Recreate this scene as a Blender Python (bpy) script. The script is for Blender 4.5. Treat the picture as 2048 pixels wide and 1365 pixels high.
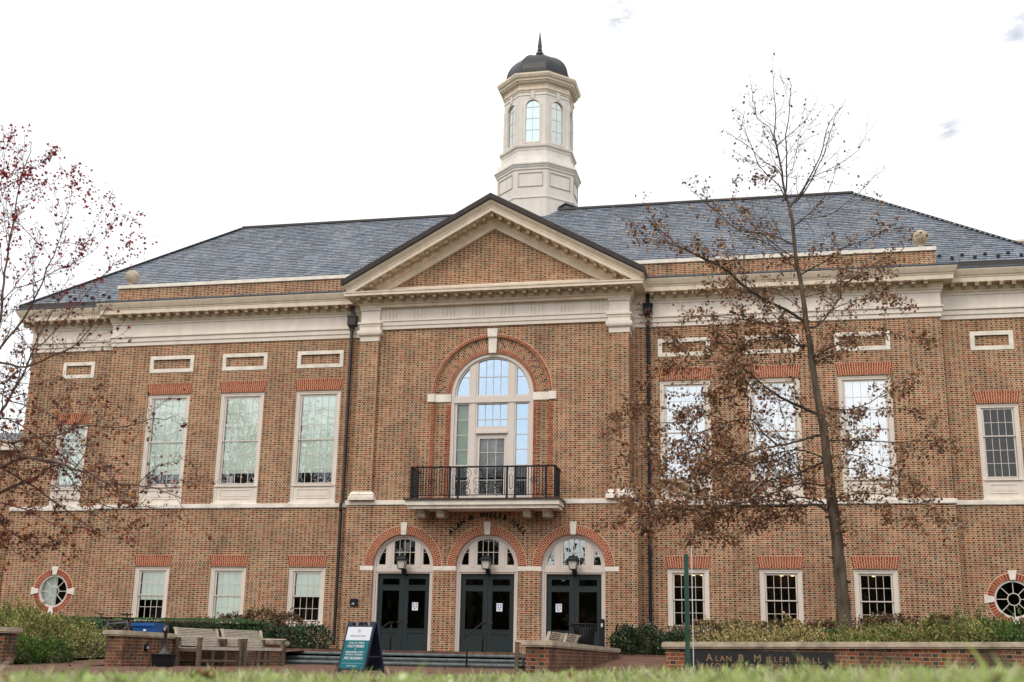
import bpy, math, random
import numpy as np
from mathutils import Vector, Matrix
from mathutils.geometry import tessellate_polygon
S = bpy.context.scene
for _o in list(bpy.data.objects): bpy.data.objects.remove(_o)
R = math.radians
# ------------------------------------------------------------------ camera
cam = bpy.data.cameras.new('camera'); co = bpy.data.objects.new('camera', cam); S.collection.objects.link(co)
CY, CP, CR = -0.212, 0.2583, 0.0195          # yaw (right), pitch (up), roll
CLOC = Vector((9.0768, -38.8956, -0.1483))
F = Vector((math.sin(CY)*math.cos(CP), math.cos(CY)*math.cos(CP), math.sin(CP)))
Rt = Vector((math.cos(CY), -math.sin(CY), 0)); U = Rt.cross(F)
R2 = Rt*math.cos(CR) + U*math.sin(CR); U2 = U*math.cos(CR) - Rt*math.sin(CR)
co.matrix_world = Matrix(((R2.x, U2.x, -F.x, CLOC.x), (R2.y, U2.y, -F.y, CLOC.y), (R2.z, U2.z, -F.z, CLOC.z), (0, 0, 0, 1)))
cam.sensor_width = 36; cam.lens = 2397.9/2048*36; cam.clip_start = 0.05; cam.clip_end = 3000
cam.dof.use_dof = True; cam.dof.focus_distance = 36; cam.dof.aperture_fstop = 3.2
S.camera = co
# ------------------------------------------------------------------ light
SUN_EL, SUN_AZ = R(48), R(200)               # azimuth clockwise from +Y
w = bpy.data.worlds.new('World'); S.world = w; w.use_nodes = True
nt = w.node_tree; N = nt.nodes; L = nt.links; N.clear()
out = N.new('ShaderNodeOutputWorld'); bg = N.new('ShaderNodeBackground'); bg2 = N.new('ShaderNodeBackground')
add = N.new('ShaderNodeAddShader'); sky = N.new('ShaderNodeTexSky')
sky.sky_type = 'NISHITA'; sky.sun_disc = False; sky.sun_elevation = SUN_EL; sky.sun_rotation = SUN_AZ
bg.inputs['Strength'].default_value = 0.05
L.new(sky.outputs[0], bg.inputs['Color'])
tc = N.new('ShaderNodeTexCoord'); nz = N.new('ShaderNodeTexNoise')
mp = N.new('ShaderNodeMapping'); mp.inputs['Scale'].default_value = (1.0, 1.0, 1.8)
nz.inputs['Scale'].default_value = 2.6; nz.inputs['Detail'].default_value = 9; nz.inputs['Roughness'].default_value = 0.6
L.new(tc.outputs['Generated'], mp.inputs[0]); L.new(mp.outputs[0], nz.inputs['Vector'])
# cloud deck: near white in front, broken with blue gaps behind the camera
sx = N.new('ShaderNodeSeparateXYZ'); L.new(tc.outputs['Generated'], sx.inputs[0])
mr = N.new('ShaderNodeMapRange'); mr.inputs['From Min'].default_value = 0.25; mr.inputs['From Max'].default_value = -0.45
L.new(sx.outputs['Y'], mr.inputs['Value'])
cr = N.new('ShaderNodeValToRGB'); cr.color_ramp.elements[0].position = 0.42; cr.color_ramp.elements[0].color = (.76, .84, .90, 1)
cr.color_ramp.elements[1].position = 0.56; cr.color_ramp.elements[1].color = (1.12, 1.04, .94, 1)
L.new(nz.outputs['Fac'], cr.inputs[0])
mx = N.new('ShaderNodeMix'); mx.data_type = 'RGBA'
mx.inputs[6].default_value = (1.02, .985, .94, 1); L.new(mr.outputs[0], mx.inputs[0]); 
zz = N.new('ShaderNodeMapRange'); zz.inputs['From Max'].default_value = 1; zz.inputs['To Min'].default_value = .50; zz.inputs['To Max'].default_value = 2.25
L.new(sx.outputs['Z'], zz.inputs['Value']); vs_ = N.new('ShaderNodeVectorMath'); vs_.operation = 'SCALE'
L.new(cr.outputs[0], vs_.inputs[0]); L.new(zz.outputs[0], vs_.inputs['Scale']); L.new(vs_.outputs[0], mx.inputs[7])
# a few thin grey scraps of cloud high on the right
nz2 = N.new('ShaderNodeTexNoise'); nz2.inputs['Scale'].default_value = 42; nz2.inputs['Detail'].default_value = 8; nz2.inputs['Roughness'].default_value = 0.7
mp2 = N.new('ShaderNodeMapping'); mp2.inputs['Scale'].default_value = (1, 1, 2.6)
L.new(tc.outputs['Generated'], mp2.inputs[0]); L.new(mp2.outputs[0], nz2.inputs['Vector'])
last = None
for d, rad in (((-.103, .860, .500), .020), ((.195, .868, .458), .017), ((.148, .904, .401), .018), ((.199, .8626, .4651), .014)):
    vd = N.new('ShaderNodeVectorMath'); vd.operation = 'DISTANCE'; vd.inputs[1].default_value = d
    L.new(tc.outputs['Generated'], vd.inputs[0])
    m = N.new('ShaderNodeMapRange'); m.inputs['From Min'].default_value = rad; m.inputs['From Max'].default_value = 0
    L.new(vd.outputs['Value'], m.inputs['Value'])
    if last is None: last = m
    else:
        a = N.new('ShaderNodeMath'); a.operation = 'MAXIMUM'; L.new(last.outputs[0], a.inputs[0]); L.new(m.outputs[0], a.inputs[1]); last = a
m1 = N.new('ShaderNodeMapRange'); m1.inputs['From Min'].default_value = .44; m1.inputs['From Max'].default_value = .56
L.new(nz2.outputs['Fac'], m1.inputs['Value'])
m2 = N.new('ShaderNodeMath'); m2.operation = 'MULTIPLY'; L.new(m1.outputs[0], m2.inputs[0]); L.new(last.outputs[0], m2.inputs[1])
mx2 = N.new('ShaderNodeMix'); mx2.data_type = 'RGBA'; L.new(m2.outputs[0], mx2.inputs[0]); L.new(mx.outputs[2], mx2.inputs[6])
mx2.inputs[7].default_value = (.52, .52, .52, 1)
L.new(mx2.outputs[2], bg2.inputs['Color']); bg2.inputs['Strength'].default_value = 0.92
L.new(bg.outputs[0], add.inputs[0]); L.new(bg2.outputs[0], add.inputs[1]); L.new(add.outputs[0], out.inputs[0])
sl = bpy.data.lights.new('sun', 'SUN'); sl.energy = 0.8; sl.angle = R(20); sl.color = (1, .87, .70)
so = bpy.data.objects.new('sun', sl); S.collection.objects.link(so)
so.rotation_euler = (R(90)-SUN_EL, 0, -SUN_AZ+math.pi)
S.view_settings.view_transform = 'Standard'; S.view_settings.look = 'None'; S.view_settings.gamma = 1
S.view_settings.exposure = 0.24
S.render.engine = 'CYCLES'
S.cycles.max_bounces = 6; S.cycles.transparent_max_bounces = 16
# ------------------------------------------------------------------ materials
def mat(name, col=(.5, .5, .5), rough=.7, spec=.3, metal=0, bump=0, bscale=30, var=0, vscale=3, var2=None, stretch=1):
    m = bpy.data.materials.new(name); m.use_nodes = True; nt = m.node_tree; b = nt.nodes['Principled BSDF']
    b.inputs['Base Color'].default_value = (*col, 1); b.inputs['Roughness'].default_value = rough
    b.inputs['Specular IOR Level'].default_value = spec; b.inputs['Metallic'].default_value = metal
    g0 = nt.nodes.new('ShaderNodeNewGeometry'); g = nt.nodes.new('ShaderNodeMapping'); g.inputs['Scale'].default_value = (1, 1, stretch)
    nt.links.new(g0.outputs['Position'], g.inputs[0])
    if var:
        n = nt.nodes.new('ShaderNodeTexNoise'); n.inputs['Scale'].default_value = vscale; n.inputs['Detail'].default_value = 6
        n.inputs['Roughness'].default_value = .65
        nt.links.new(g.outputs[0], n.inputs['Vector'])
        r = nt.nodes.new('ShaderNodeValToRGB'); c2 = var2 or tuple(c*(1-var) for c in col)
        r.color_ramp.elements[0].color = (*c2, 1); r.color_ramp.elements[1].color = (*[min(1, c*(1+var*.35)) for c in col], 1)
        r.color_ramp.elements[0].position = .3; r.color_ramp.elements[1].position = .62
        nt.links.new(n.outputs['Fac'], r.inputs[0]); nt.links.new(r.outputs[0], b.inputs['Base Color'])
    if bump:
        n = nt.nodes.new('ShaderNodeTexNoise'); n.inputs['Scale'].default_value = bscale; n.inputs['Detail'].default_value = 5
        nt.links.new(g.outputs[0], n.inputs['Vector'])
        bp = nt.nodes.new('ShaderNodeBump'); bp.inputs['Strength'].default_value = bump; bp.inputs['Distance'].default_value = .02
        nt.links.new(n.outputs['Fac'], bp.inputs['Height']); nt.links.new(bp.outputs[0], b.inputs['Normal'])
    return m
def ramp_mat(name, cols, rough=.7, spec=.25, nscale=.6, noise=0, trans=0):
    """colour picked at random for each loose piece (leaf, slate, brick)"""
    m = bpy.data.materials.new(name); m.use_nodes = True; nt = m.node_tree; b = nt.nodes['Principled BSDF']
    g = nt.nodes.new('ShaderNodeNewGeometry'); r = nt.nodes.new('ShaderNodeValToRGB'); r.color_ramp.interpolation = 'CONSTANT'
    e = r.color_ramp.elements
    while len(e) < len(cols): e.new(0.5)
    for i, c in enumerate(cols): e[i].position = i/len(cols); e[i].color = (*c, 1)
    nt.links.new(g.outputs['Random Per Island'], r.inputs[0])
    src = r.outputs[0]
    if noise:
        n = nt.nodes.new('ShaderNodeTexNoise'); n.inputs['Scale'].default_value = nscale; n.inputs['Detail'].default_value = 7
        nt.links.new(g.outputs['Position'], n.inputs['Vector'])
        mr = nt.nodes.new('ShaderNodeMapRange'); mr.inputs['From Min'].default_value = .3; mr.inputs['From Max'].default_value = .7
        mr.inputs['To Min'].default_value = 1-noise; mr.inputs['To Max'].default_value = 1+noise
        nt.links.new(n.outputs['Fac'], mr.inputs['Value'])
        v = nt.nodes.new('ShaderNodeVectorMath'); v.operation = 'SCALE'
        nt.links.new(src, v.inputs[0]); nt.links.new(mr.outputs[0], v.inputs['Scale']); src = v.outputs[0]
    nt.links.new(src, b.inputs['Base Color'])
    b.inputs['Roughness'].default_value = rough; b.inputs['Specular IOR Level'].default_value = spec
    if trans:
        t = nt.nodes.new('ShaderNodeBsdfTranslucent'); ms = nt.nodes.new('ShaderNodeMixShader'); ms.inputs[0].default_value = trans
        nt.links.new(src, t.inputs[0]); nt.links.new(b.outputs[0], ms.inputs[1]); nt.links.new(t.outputs[0], ms.inputs[2])
        nt.links.new(ms.outputs[0], nt.nodes['Material Output'].inputs[0])
    return m
def flemish(name, stretch, head, mortar, h=.0675, P=.308, j=.0125, dirt=.18, zoff=0, dark=0):
    m = bpy.data.materials.new(name); m.use_nodes = True; nt = m.node_tree; b = nt.nodes['Principled BSDF']; lk = nt.links.new
    def M(op, a, bb=None, c=None):
        n = nt.nodes.new('ShaderNodeMath'); n.operation = op
        for i, v in enumerate((a, bb, c)):
            if v is None: continue
            if isinstance(v, (int, float)): n.inputs[i].default_value = v
            else: lk(v, n.inputs[i])
        return n.outputs[0]
    g = nt.nodes.new('ShaderNodeNewGeometry'); p = nt.nodes.new('ShaderNodeSeparateXYZ'); q = nt.nodes.new('ShaderNodeSeparateXYZ')
    lk(g.outputs['Position'], p.inputs[0]); lk(g.outputs['True Normal'], q.inputs[0])
    sel = M('GREATER_THAN', M('ABSOLUTE', q.outputs[0]), .7); top = M('GREATER_THAN', M('ABSOLUTE', q.outputs[2]), .7)
    Uc = M('ADD', M('MULTIPLY', p.outputs[0], M('SUBTRACT', 1, sel)), M('MULTIPLY', p.outputs[1], sel))
    Vc = M('ADD', M('MULTIPLY', p.outputs[2], M('SUBTRACT', 1, top)), M('MULTIPLY', p.outputs[1], top))
    Vc = M('ADD', Vc, 10+zoff)
    rv = M('DIVIDE', Vc, h); row = M('FLOOR', rv); fv = M('MULTIPLY', M('FRACT', rv), h)
    t = M('DIVIDE', M('ADD', M('ADD', Uc, 60.0), M('MULTIPLY', M('MODULO', row, 2), P/2)), P)
    cell = M('FLOOR', t); f = M('MULTIPLY', M('FRACT', t), P)
    hw = .348*P; isH = M('LESS_THAN', f, hw); f2 = M('SUBTRACT', f, M('MULTIPLY', M('SUBTRACT', 1, isH), hw))
    mort = M('MAXIMUM', M('LESS_THAN', f2, j), M('LESS_THAN', fv, j))
    cx = nt.nodes.new('ShaderNodeCombineXYZ'); lk(cell, cx.inputs[0]); lk(row, cx.inputs[1]); lk(isH, cx.inputs[2])
    wn = nt.nodes.new('ShaderNodeTexWhiteNoise'); wn.noise_dimensions = '3D'; lk(cx.outputs[0], wn.inputs['Vector'])
    def ramp(cols):
        r = nt.nodes.new('ShaderNodeValToRGB'); r.color_ramp.interpolation = 'CONSTANT'; e = r.color_ramp.elements
        while len(e) < len(cols): e.new(.5)
        for i, c in enumerate(cols): e[i].position = i/len(cols); e[i].color = (*c, 1)
        lk(wn.outputs['Value'], r.inputs[0]); return r.outputs[0]
    def mix(fac, a, c):
        n = nt.nodes.new('ShaderNodeMix'); n.data_type = 'RGBA'; lk(fac, n.inputs[0])
        for i, v in ((6, a), (7, c)):
            if isinstance(v, tuple): n.inputs[i].default_value = (*v, 1)
            else: lk(v, n.inputs[i])
        return n.outputs[2]
    col = mix(mort, mix(isH, ramp(stretch), ramp(head)), mortar)
    n = nt.nodes.new('ShaderNodeTexNoise'); n.inputs['Scale'].default_value = .9; n.inputs['Detail'].default_value = 8; n.inputs['Roughness'].default_value = .7
    lk(g.outputs['Position'], n.inputs['Vector'])
    mr = nt.nodes.new('ShaderNodeMapRange'); mr.inputs['From Min'].default_value = .32; mr.inputs['From Max'].default_value = .66
    mr.inputs['To Min'].default_value = 1-dirt; mr.inputs['To Max'].default_value = 1+dirt*.5
    lk(n.outputs['Fac'], mr.inputs['Value'])
    v = nt.nodes.new('ShaderNodeVectorMath'); v.operation = 'SCALE'; lk(col, v.inputs[0]); lk(mr.outputs[0], v.inputs['Scale'])
    # faint vertical runoff streaks
    ms = nt.nodes.new('ShaderNodeMapping'); ms.inputs['Scale'].default_value = (2.2, 2.2, .16); lk(g.outputs['Position'], ms.inputs[0])
    n4 = nt.nodes.new('ShaderNodeTexNoise'); n4.inputs['Scale'].default_value = 1.3; n4.inputs['Detail'].default_value = 6; lk(ms.outputs[0], n4.inputs['Vector'])
    m4 = nt.nodes.new('ShaderNodeMapRange'); m4.inputs['From Min'].default_value = .5; m4.inputs['From Max'].default_value = .72; m4.inputs['To Min'].default_value = 1; m4.inputs['To Max'].default_value = .74
    lk(n4.outputs['Fac'], m4.inputs['Value']); v4 = nt.nodes.new('ShaderNodeVectorMath'); v4.operation = 'SCALE'; lk(v.outputs[0], v4.inputs[0]); lk(m4.outputs[0], v4.inputs['Scale'])
    res = v4.outputs[0]
    if dark:   # damp, mossy stains on garden walls
        n2 = nt.nodes.new('ShaderNodeTexNoise'); n2.inputs['Scale'].default_value = 1.7; n2.inputs['Detail'].default_value = 9; n2.inputs['Roughness'].default_value = .75
        lk(g.outputs['Position'], n2.inputs['Vector'])
        m3 = nt.nodes.new('ShaderNodeMapRange'); m3.inputs['From Min'].default_value = .46; m3.inputs['From Max'].default_value = .62; m3.inputs['To Max'].default_value = dark
        lk(n2.outputs['Fac'], m3.inputs['Value'])
        res = mix(m3.outputs[0], res, (.055, .045, .035))
    lk(res, b.inputs['Base Color']); b.inputs['Roughness'].default_value = .85; b.inputs['Specular IOR Level'].default_value = .2
    bp = nt.nodes.new('ShaderNodeBump'); bp.inputs['Strength'].default_value = .5; bp.inputs['Distance'].default_value = .006
    lk(M('SUBTRACT', 1, mort), bp.inputs['Height']); lk(bp.outputs[0], b.inputs['Normal'])
    return m
STR = [(.32, .138, .066), (.35, .168, .086), (.30, .090, .046), (.36, .19, .10), (.27, .07, .038), (.29, .154, .090), (.36, .142, .060), (.21, .122, .075), (.31, .168, .098), (.29, .086, .046)]
HED = [(.03, .024, .022), (.22, .10, .06), (.045, .034, .028), (.025, .027, .03), (.24, .15, .10), (.07, .045, .032), (.26, .08, .05), (.035, .028, .025), (.16, .11, .075), (.03, .032, .028)]
M_brick = flemish('flemish_brick', STR, HED, (.76, .575, .375), j=.0126, dirt=.3)
M_garden = flemish('garden_brick', [(.24, .075, .04), (.28, .10, .05), (.20, .085, .05), (.30, .085, .045), (.22, .12, .07), (.17, .07, .045)],
                   [(.05, .04, .035), (.20, .07, .04), (.06, .065, .05), (.22, .10, .06), (.04, .035, .03)], (.40, .30, .19), j=.011, dirt=.3, dark=.8)
M_red = ramp_mat('rubbed_red_brick', [(.29, .060, .026), (.33, .078, .036), (.25, .050, .024), (.31, .066, .03), (.35, .095, .045)], .85, .2)
M_mixed = ramp_mat('mixed_voussoir_brick', STR[:6]+[(.05, .04, .035), (.30, .18, .11), (.08, .06, .045)], .85, .2)
M_mortar = mat('lime_mortar', (.74, .55, .38), .9, .1, bump=.2, bscale=80)
M_trim = mat('cream_painted_trim', (.745, .66, .575), .55, .3, var=.10, vscale=2.6, stretch=.35, bump=.06, bscale=12)
M_corn = mat('tan_cornice', (.72, .60, .475), .6, .3, var=.16, vscale=3, stretch=.5, bump=.06, bscale=14)  # warmer, darker tan than the frieze trim
M_mod = mat('shaded_tan_modillion', (.42, .315, .21), .65, .25, var=.2, vscale=5)  # darker than the cornice: shade under the soffit put into the colour
M_cup = mat('grey_cream_paint', (.70, .645, .59), .55, .3, var=.12, vscale=2.4, stretch=.4)
M_sash = mat('pale_painted_wood', (.66, .585, .53), .5, .35, var=.03, vscale=2)
M_stone = mat('cast_limestone', (.80, .73, .64), .8, .2, var=.22, vscale=2.6, bump=.15, bscale=60)
M_cap = mat('weathered_limestone', (.46, .39, .29), .85, .2, var=.45, vscale=3.5, bump=.3, bscale=40)
M_metal = mat('lead_coated_flashing', (.10, .125, .16), .45, .5, var=.3, vscale=2)
M_bronze = mat('dark_bronze_metal', (.035, .024, .02), .4, .5, var=.3, vscale=4)
M_black = mat('black_iron', (.009, .009, .011), .6, .3)
M_dome = mat('aged_copper_sheet', (.010, .011, .012), .42, .4, metal=.0, var=.5, vscale=1.5)
M_slate = ramp_mat('blue_grey_slate', [(.15, .175, .215), (.19, .22, .265), (.12, .145, .185), (.215, .235, .26), (.17, .20, .25), (.14, .155, .175), (.20, .215, .245)], .45, .5, noise=.16)
M_slatebase = mat('shadow_black_underlay', (.008, .009, .012), .9, .05)  # near black, so open gaps under the slates read as shadow lines
M_door = mat('dark_green_paint', (.017, .029, .029), .38, .4, var=.12, vscale=2)
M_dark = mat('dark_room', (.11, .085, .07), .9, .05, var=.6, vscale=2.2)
M_blind = mat('glowing_pale_blind', (.88, .95, .86), .8, .1, var=.1, vscale=.8)
_b = M_blind.node_tree.nodes['Principled BSDF']; _b.inputs['Emission Color'].default_value = (.88, 1, .90, 1); _b.inputs['Emission Strength'].default_value = .15   # glow added to brighten the blinds of the left windows
M_white = mat('sky_glow_blind', (.93, .94, .95), .8, .1, var=.05, vscale=.8)
_b = M_white.node_tree.nodes['Principled BSDF']; _b.inputs['Emission Color'].default_value = (1, 1, 1, 1); _b.inputs['Emission Strength'].default_value = .22   # added glow; white blinds stand in for sky reflected in the panes
M_conc = mat('bluestone_step', (.13, .15, .15), .8, .25, var=.4, vscale=5, bump=.2)
M_teak = mat('weathered_teak', (.50, .44, .36), .8, .2, var=.25, vscale=9, bump=.2)
M_teakd = mat('dark_teak', (.15, .115, .08), .85, .2, var=.35, vscale=8, bump=.2)  # darker teak for legs, side rails and stretchers
M_paper = mat('white_paper', (.8, .82, .86), .7, .2)
M_ink = mat('blue_ink', (.12, .2, .45), .7, .2)
M_bark = mat('grey_brown_bark', (.115, .088, .066), .95, .1, var=.65, vscale=9, bump=1.0, bscale=28, stretch=.22)
M_twig = mat('dark_twig_bark', (.085, .066, .055), .9, .1, var=.35, vscale=7)
M_rtwig = mat('reddish_twig_bark', (.13, .085, .07), .9, .1, var=.4, vscale=7)
def glassmat(name, refl, tint, rough=.01, wave=.05, gcol=(.97, .98, 1, 1)):
    m = bpy.data.materials.new(name); m.use_nodes = True; nt = m.node_tree; nt.nodes.clear(); lk = nt.links.new
    o = nt.nodes.new('ShaderNodeOutputMaterial'); gl = nt.nodes.new('ShaderNodeBsdfGlossy'); tr = nt.nodes.new('ShaderNodeBsdfTransparent')
    mx = nt.nodes.new('ShaderNodeMixShader'); fr = nt.nodes.new('ShaderNodeFresnel'); fr.inputs[0].default_value = 1.5
    mt = nt.nodes.new('ShaderNodeMath'); mt.operation = 'ADD'; mt.inputs[1].default_value = refl; lk(fr.outputs[0], mt.inputs[0])
    gl.inputs['Roughness'].default_value = rough; gl.inputs[0].default_value = gcol; tr.inputs[0].default_value = (*tint, 1)
    n = nt.nodes.new('ShaderNodeTexNoise'); n.inputs['Scale'].default_value = 1.6; n.inputs['Detail'].default_value = 2
    g = nt.nodes.new('ShaderNodeNewGeometry'); lk(g.outputs['Position'], n.inputs['Vector'])
    b = nt.nodes.new('ShaderNodeBump'); b.inputs['Strength'].default_value = wave; b.inputs['Distance'].default_value = .05
    lk(n.outputs['Fac'], b.inputs['Height']); lk(b.outputs[0], gl.inputs['Normal'])
    lk(mt.outputs[0], mx.inputs[0]); lk(tr.outputs[0], mx.inputs[1]); lk(gl.outputs[0], mx.inputs[2]); lk(mx.outputs[0], o.inputs[0])
    return m
M_glass = glassmat('window_glass', .22, (.98, 1, .98), wave=.12)
M_glassL = glassmat('low_window_glass', .03, (1, 1, 1))
M_glassR = glassmat('bright_window_glass', .42, (.9, .95, .95))
M_glassD = glassmat('door_glass', .03, (.6, .58, .52))
M_glassB = glassmat('arched_window_glass', .55, (.6, .75, .8), wave=.08, gcol=(.74, .87, 1, 1))  # blue gloss tint stands in for blue sky in the reflection
def emit(name, col, s):
    m = bpy.data.materials.new(name); m.use_nodes = True; b = m.node_tree.nodes['Principled BSDF']
    b.inputs['Base Color'].default_value = (*col, 1); b.inputs['Emission Color'].default_value = (*col, 1); b.inputs['Emission Strength'].default_value = s
    return m
M_lamp = emit('warm_lamp_globe', (1, .72, .38), 3.0)
M_lglass = mat('frosted_lantern_glass', (.62, .60, .55), .35, .5)
# ------------------------------------------------------------------ mesh helpers
class MB:
    def __init__(s): s.v = []; s.f = []
    def add(s, vs, fs):
        n = len(s.v); s.v += [tuple(p) for p in vs]; s.f += [tuple(i+n for i in f) for f in fs]; return s
    def box(s, x0, x1, y0, y1, z0, z1):
        return s.add([(x0,y0,z0),(x1,y0,z0),(x1,y1,z0),(x0,y1,z0),(x0,y0,z1),(x1,y0,z1),(x1,y1,z1),(x0,y1,z1)],
                     [(0,3,2,1),(4,5,6,7),(0,1,5,4),(1,2,6,5),(2,3,7,6),(3,0,4,7)])
    def obox(s, c, ax, ay, az):
        c = Vector(c); ax, ay, az = Vector(ax), Vector(ay), Vector(az)
        vs = [c+sx*ax+sy*ay+sz*az for sz in (-1,1) for sx, sy in ((-1,-1),(1,-1),(1,1),(-1,1))]
        return s.add(vs, [(0,3,2,1),(4,5,6,7),(0,1,5,4),(1,2,6,5),(2,3,7,6),(3,0,4,7)])
    def prism(s, poly, y0, y1, M=None):
        """xz polygon (counter-clockwise seen from -y) pushed from y0 to y1"""
        n = len(poly); vs = [(x, y0, z) for x, z in poly]+[(x, y1, z) for x, z in poly]
        if M: vs = [M @ Vector(p) for p in vs]
        return s.add(vs, [tuple(range(n)), tuple(range(2*n-1, n-1, -1))]+[(i, i+n, (i+1) % n+n, (i+1) % n) for i in range(n)])
    def yzprism(s, poly, x0, x1):
        n = len(poly); vs = [(x0, y, z) for y, z in poly]+[(x1, y, z) for y, z in poly]
        return s.add(vs, [tuple(range(n)), tuple(range(2*n-1, n-1, -1))]+[(i, i+n, (i+1) % n+n, (i+1) % n) for i in range(n)])
    def plate(s, outer, holes, y0, y1):
        loops = [outer]+holes
        pts = [[Vector((x, z, 0)) for x, z in lp] for lp in loops]
        tris = tessellate_polygon(pts); flat = [p for lp in loops for p in lp]; n = len(flat)
        vs = [(x, y0, z) for x, z in flat]+[(x, y1, z) for x, z in flat]; fs = []
        for a, b, c in tris:
            ar = (flat[b][0]-flat[a][0])*(flat[c][1]-flat[a][1])-(flat[b][1]-flat[a][1])*(flat[c][0]-flat[a][0])
            if ar < 0: a, c = c, a
            fs += [(a, b, c), (c+n, b+n, a+n)]
        k = 0
        for lp in loops:
            m = len(lp)
            for i in range(m): fs.append((k+i, k+(i+1) % m, k+(i+1) % m+n, k+i+n))
            k += m
        return s.add(vs, fs)
    def sweep(s, path, prof, closed=False, side=1):
        """horizontal path [(x,y)], profile [(outward, z)], mitred"""
        P = [Vector(p) for p in path]; n = len(P); rows = []
        for i in range(n):
            d0 = (P[i]-P[i-1]) if (i > 0 or closed) else (P[1]-P[0]); d1 = (P[(i+1) % n]-P[i]) if (i < n-1 or closed) else d0
            n0 = Vector((d0.y, -d0.x)).normalized()*side; n1 = Vector((d1.y, -d1.x)).normalized()*side
            m = (n0+n1); m = m/max(m.length_squared/2, .2) if m.length > 1e-4 else n0
            rows.append([(P[i].x+m.x*p, P[i].y+m.y*p, z) for p, z in prof])
        k = len(prof); vs = [q for r in rows for q in r]; fs = []
        for i in range(n if closed else n-1):
            a = i*k; b = ((i+1) % n)*k
            for j in range(k-1): fs.append((a+j, b+j, b+j+1, a+j+1) if side > 0 else (a+j, a+j+1, b+j+1, b+j))
        if not closed: fs += [tuple(range(k)), tuple(range((n-1)*k+k-1, (n-1)*k-1, -1))]
        return s.add(vs, fs)
    def tube(s, pts, r, seg=6, r1=None):
        pts = [Vector(p) for p in pts]; n = len(pts); vs = []; fs = []; up = None
        for i, p in enumerate(pts):
            d = (pts[min(i+1, n-1)]-pts[max(i-1, 0)]); d = d.normalized() if d.length > 1e-9 else Vector((0, 0, 1))
            if up is None: up = d.orthogonal().normalized()
            up = (up-d*up.dot(d)); up = up.normalized() if up.length > 1e-6 else d.orthogonal().normalized()
            sd = d.cross(up)
            rr = r[i] if isinstance(r, (list, tuple)) else (r if r1 is None else r+(r1-r)*i/max(1, n-1))
            for k in range(seg):
                a = 2*math.pi*k/seg; vs.append(p+(up*math.cos(a)+sd*math.sin(a))*rr)
        for i in range(n-1):
            for k in range(seg):
                a = i*seg+k; b = i*seg+(k+1) % seg; fs.append((a, b, b+seg, a+seg))
        fs += [tuple(range(seg-1, -1, -1)), tuple(range((n-1)*seg, n*seg))]
        return s.add(vs, fs)
    def lathe(s, prof, c, seg=24, rot=0):
        """prof [(r,z)], centre (x,y)"""
        vs = []; fs = []; k = len(prof)
        for i in range(seg):
            a = 2*math.pi*i/seg+rot
            for r, z in prof: vs.append((c[0]+r*math.cos(a), c[1]+r*math.sin(a), z))
        for i in range(seg):
            a = i*k; b = ((i+1) % seg)*k
            for j in range(k-1): fs.append((a+j, b+j, b+j+1, a+j+1))
        return s.add(vs, fs)
    def build(s, name, material, parent=None, smooth=False, loc=None):
        me = bpy.data.meshes.new(name); me.from_pydata(s.v, [], s.f); me.materials.append(material)
        if smooth: me.polygons.foreach_set('use_smooth', [True]*len(me.polygons))
        me.update(); o = bpy.data.objects.new(name, me); S.collection.objects.link(o)
        if parent:
            o.parent = parent; o.matrix_parent_inverse = Matrix.Translation(-Vector(parent.location))if parent.type == 'EMPTY' else Matrix()
        return o
def thing(name, label, cat, loc=(0, 0, 0), group=None):
    o = bpy.data.objects.new(name, None); S.collection.objects.link(o); o.location = loc; o.empty_display_size = .2
    o['label'] = label; o['category'] = cat
    if group: o['group'] = group
    return o
def tag(o, label=None, cat=None, group=None, kind=None):
    if label: o['label'] = label
    if cat: o['category'] = cat
    if group: o['group'] = group
    if kind: o['kind'] = kind
    return o
def arc(cx, cz, r, a0, a1, n):
    return [(cx+r*math.cos(a0+(a1-a0)*i/n), cz+r*math.sin(a0+(a1-a0)*i/n)) for i in range(n+1)]
PI = math.pi
# ------------------------------------------------------------------ the hall
H = thing('brick_hall', 'large red and tan brick hall with pediment, slate roof and cream cupola behind the forecourt', 'building', (0, 0, 0))
def hp(mb, name, m, parent=None, smooth=False): return mb.build(name, m, parent or H, smooth)
DC = (-2.87, 0.0, 2.87); WX = (6.508, 9.424, 12.322)
YW, YE = .736, 1.2
# walls
mb = MB(); holes = []
for dc in DC: holes.append([(dc-1.05, -.02)]+[(dc+1.05, -.02)]+arc(dc, 2.74, 1.05, 0, PI, 24))
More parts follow.
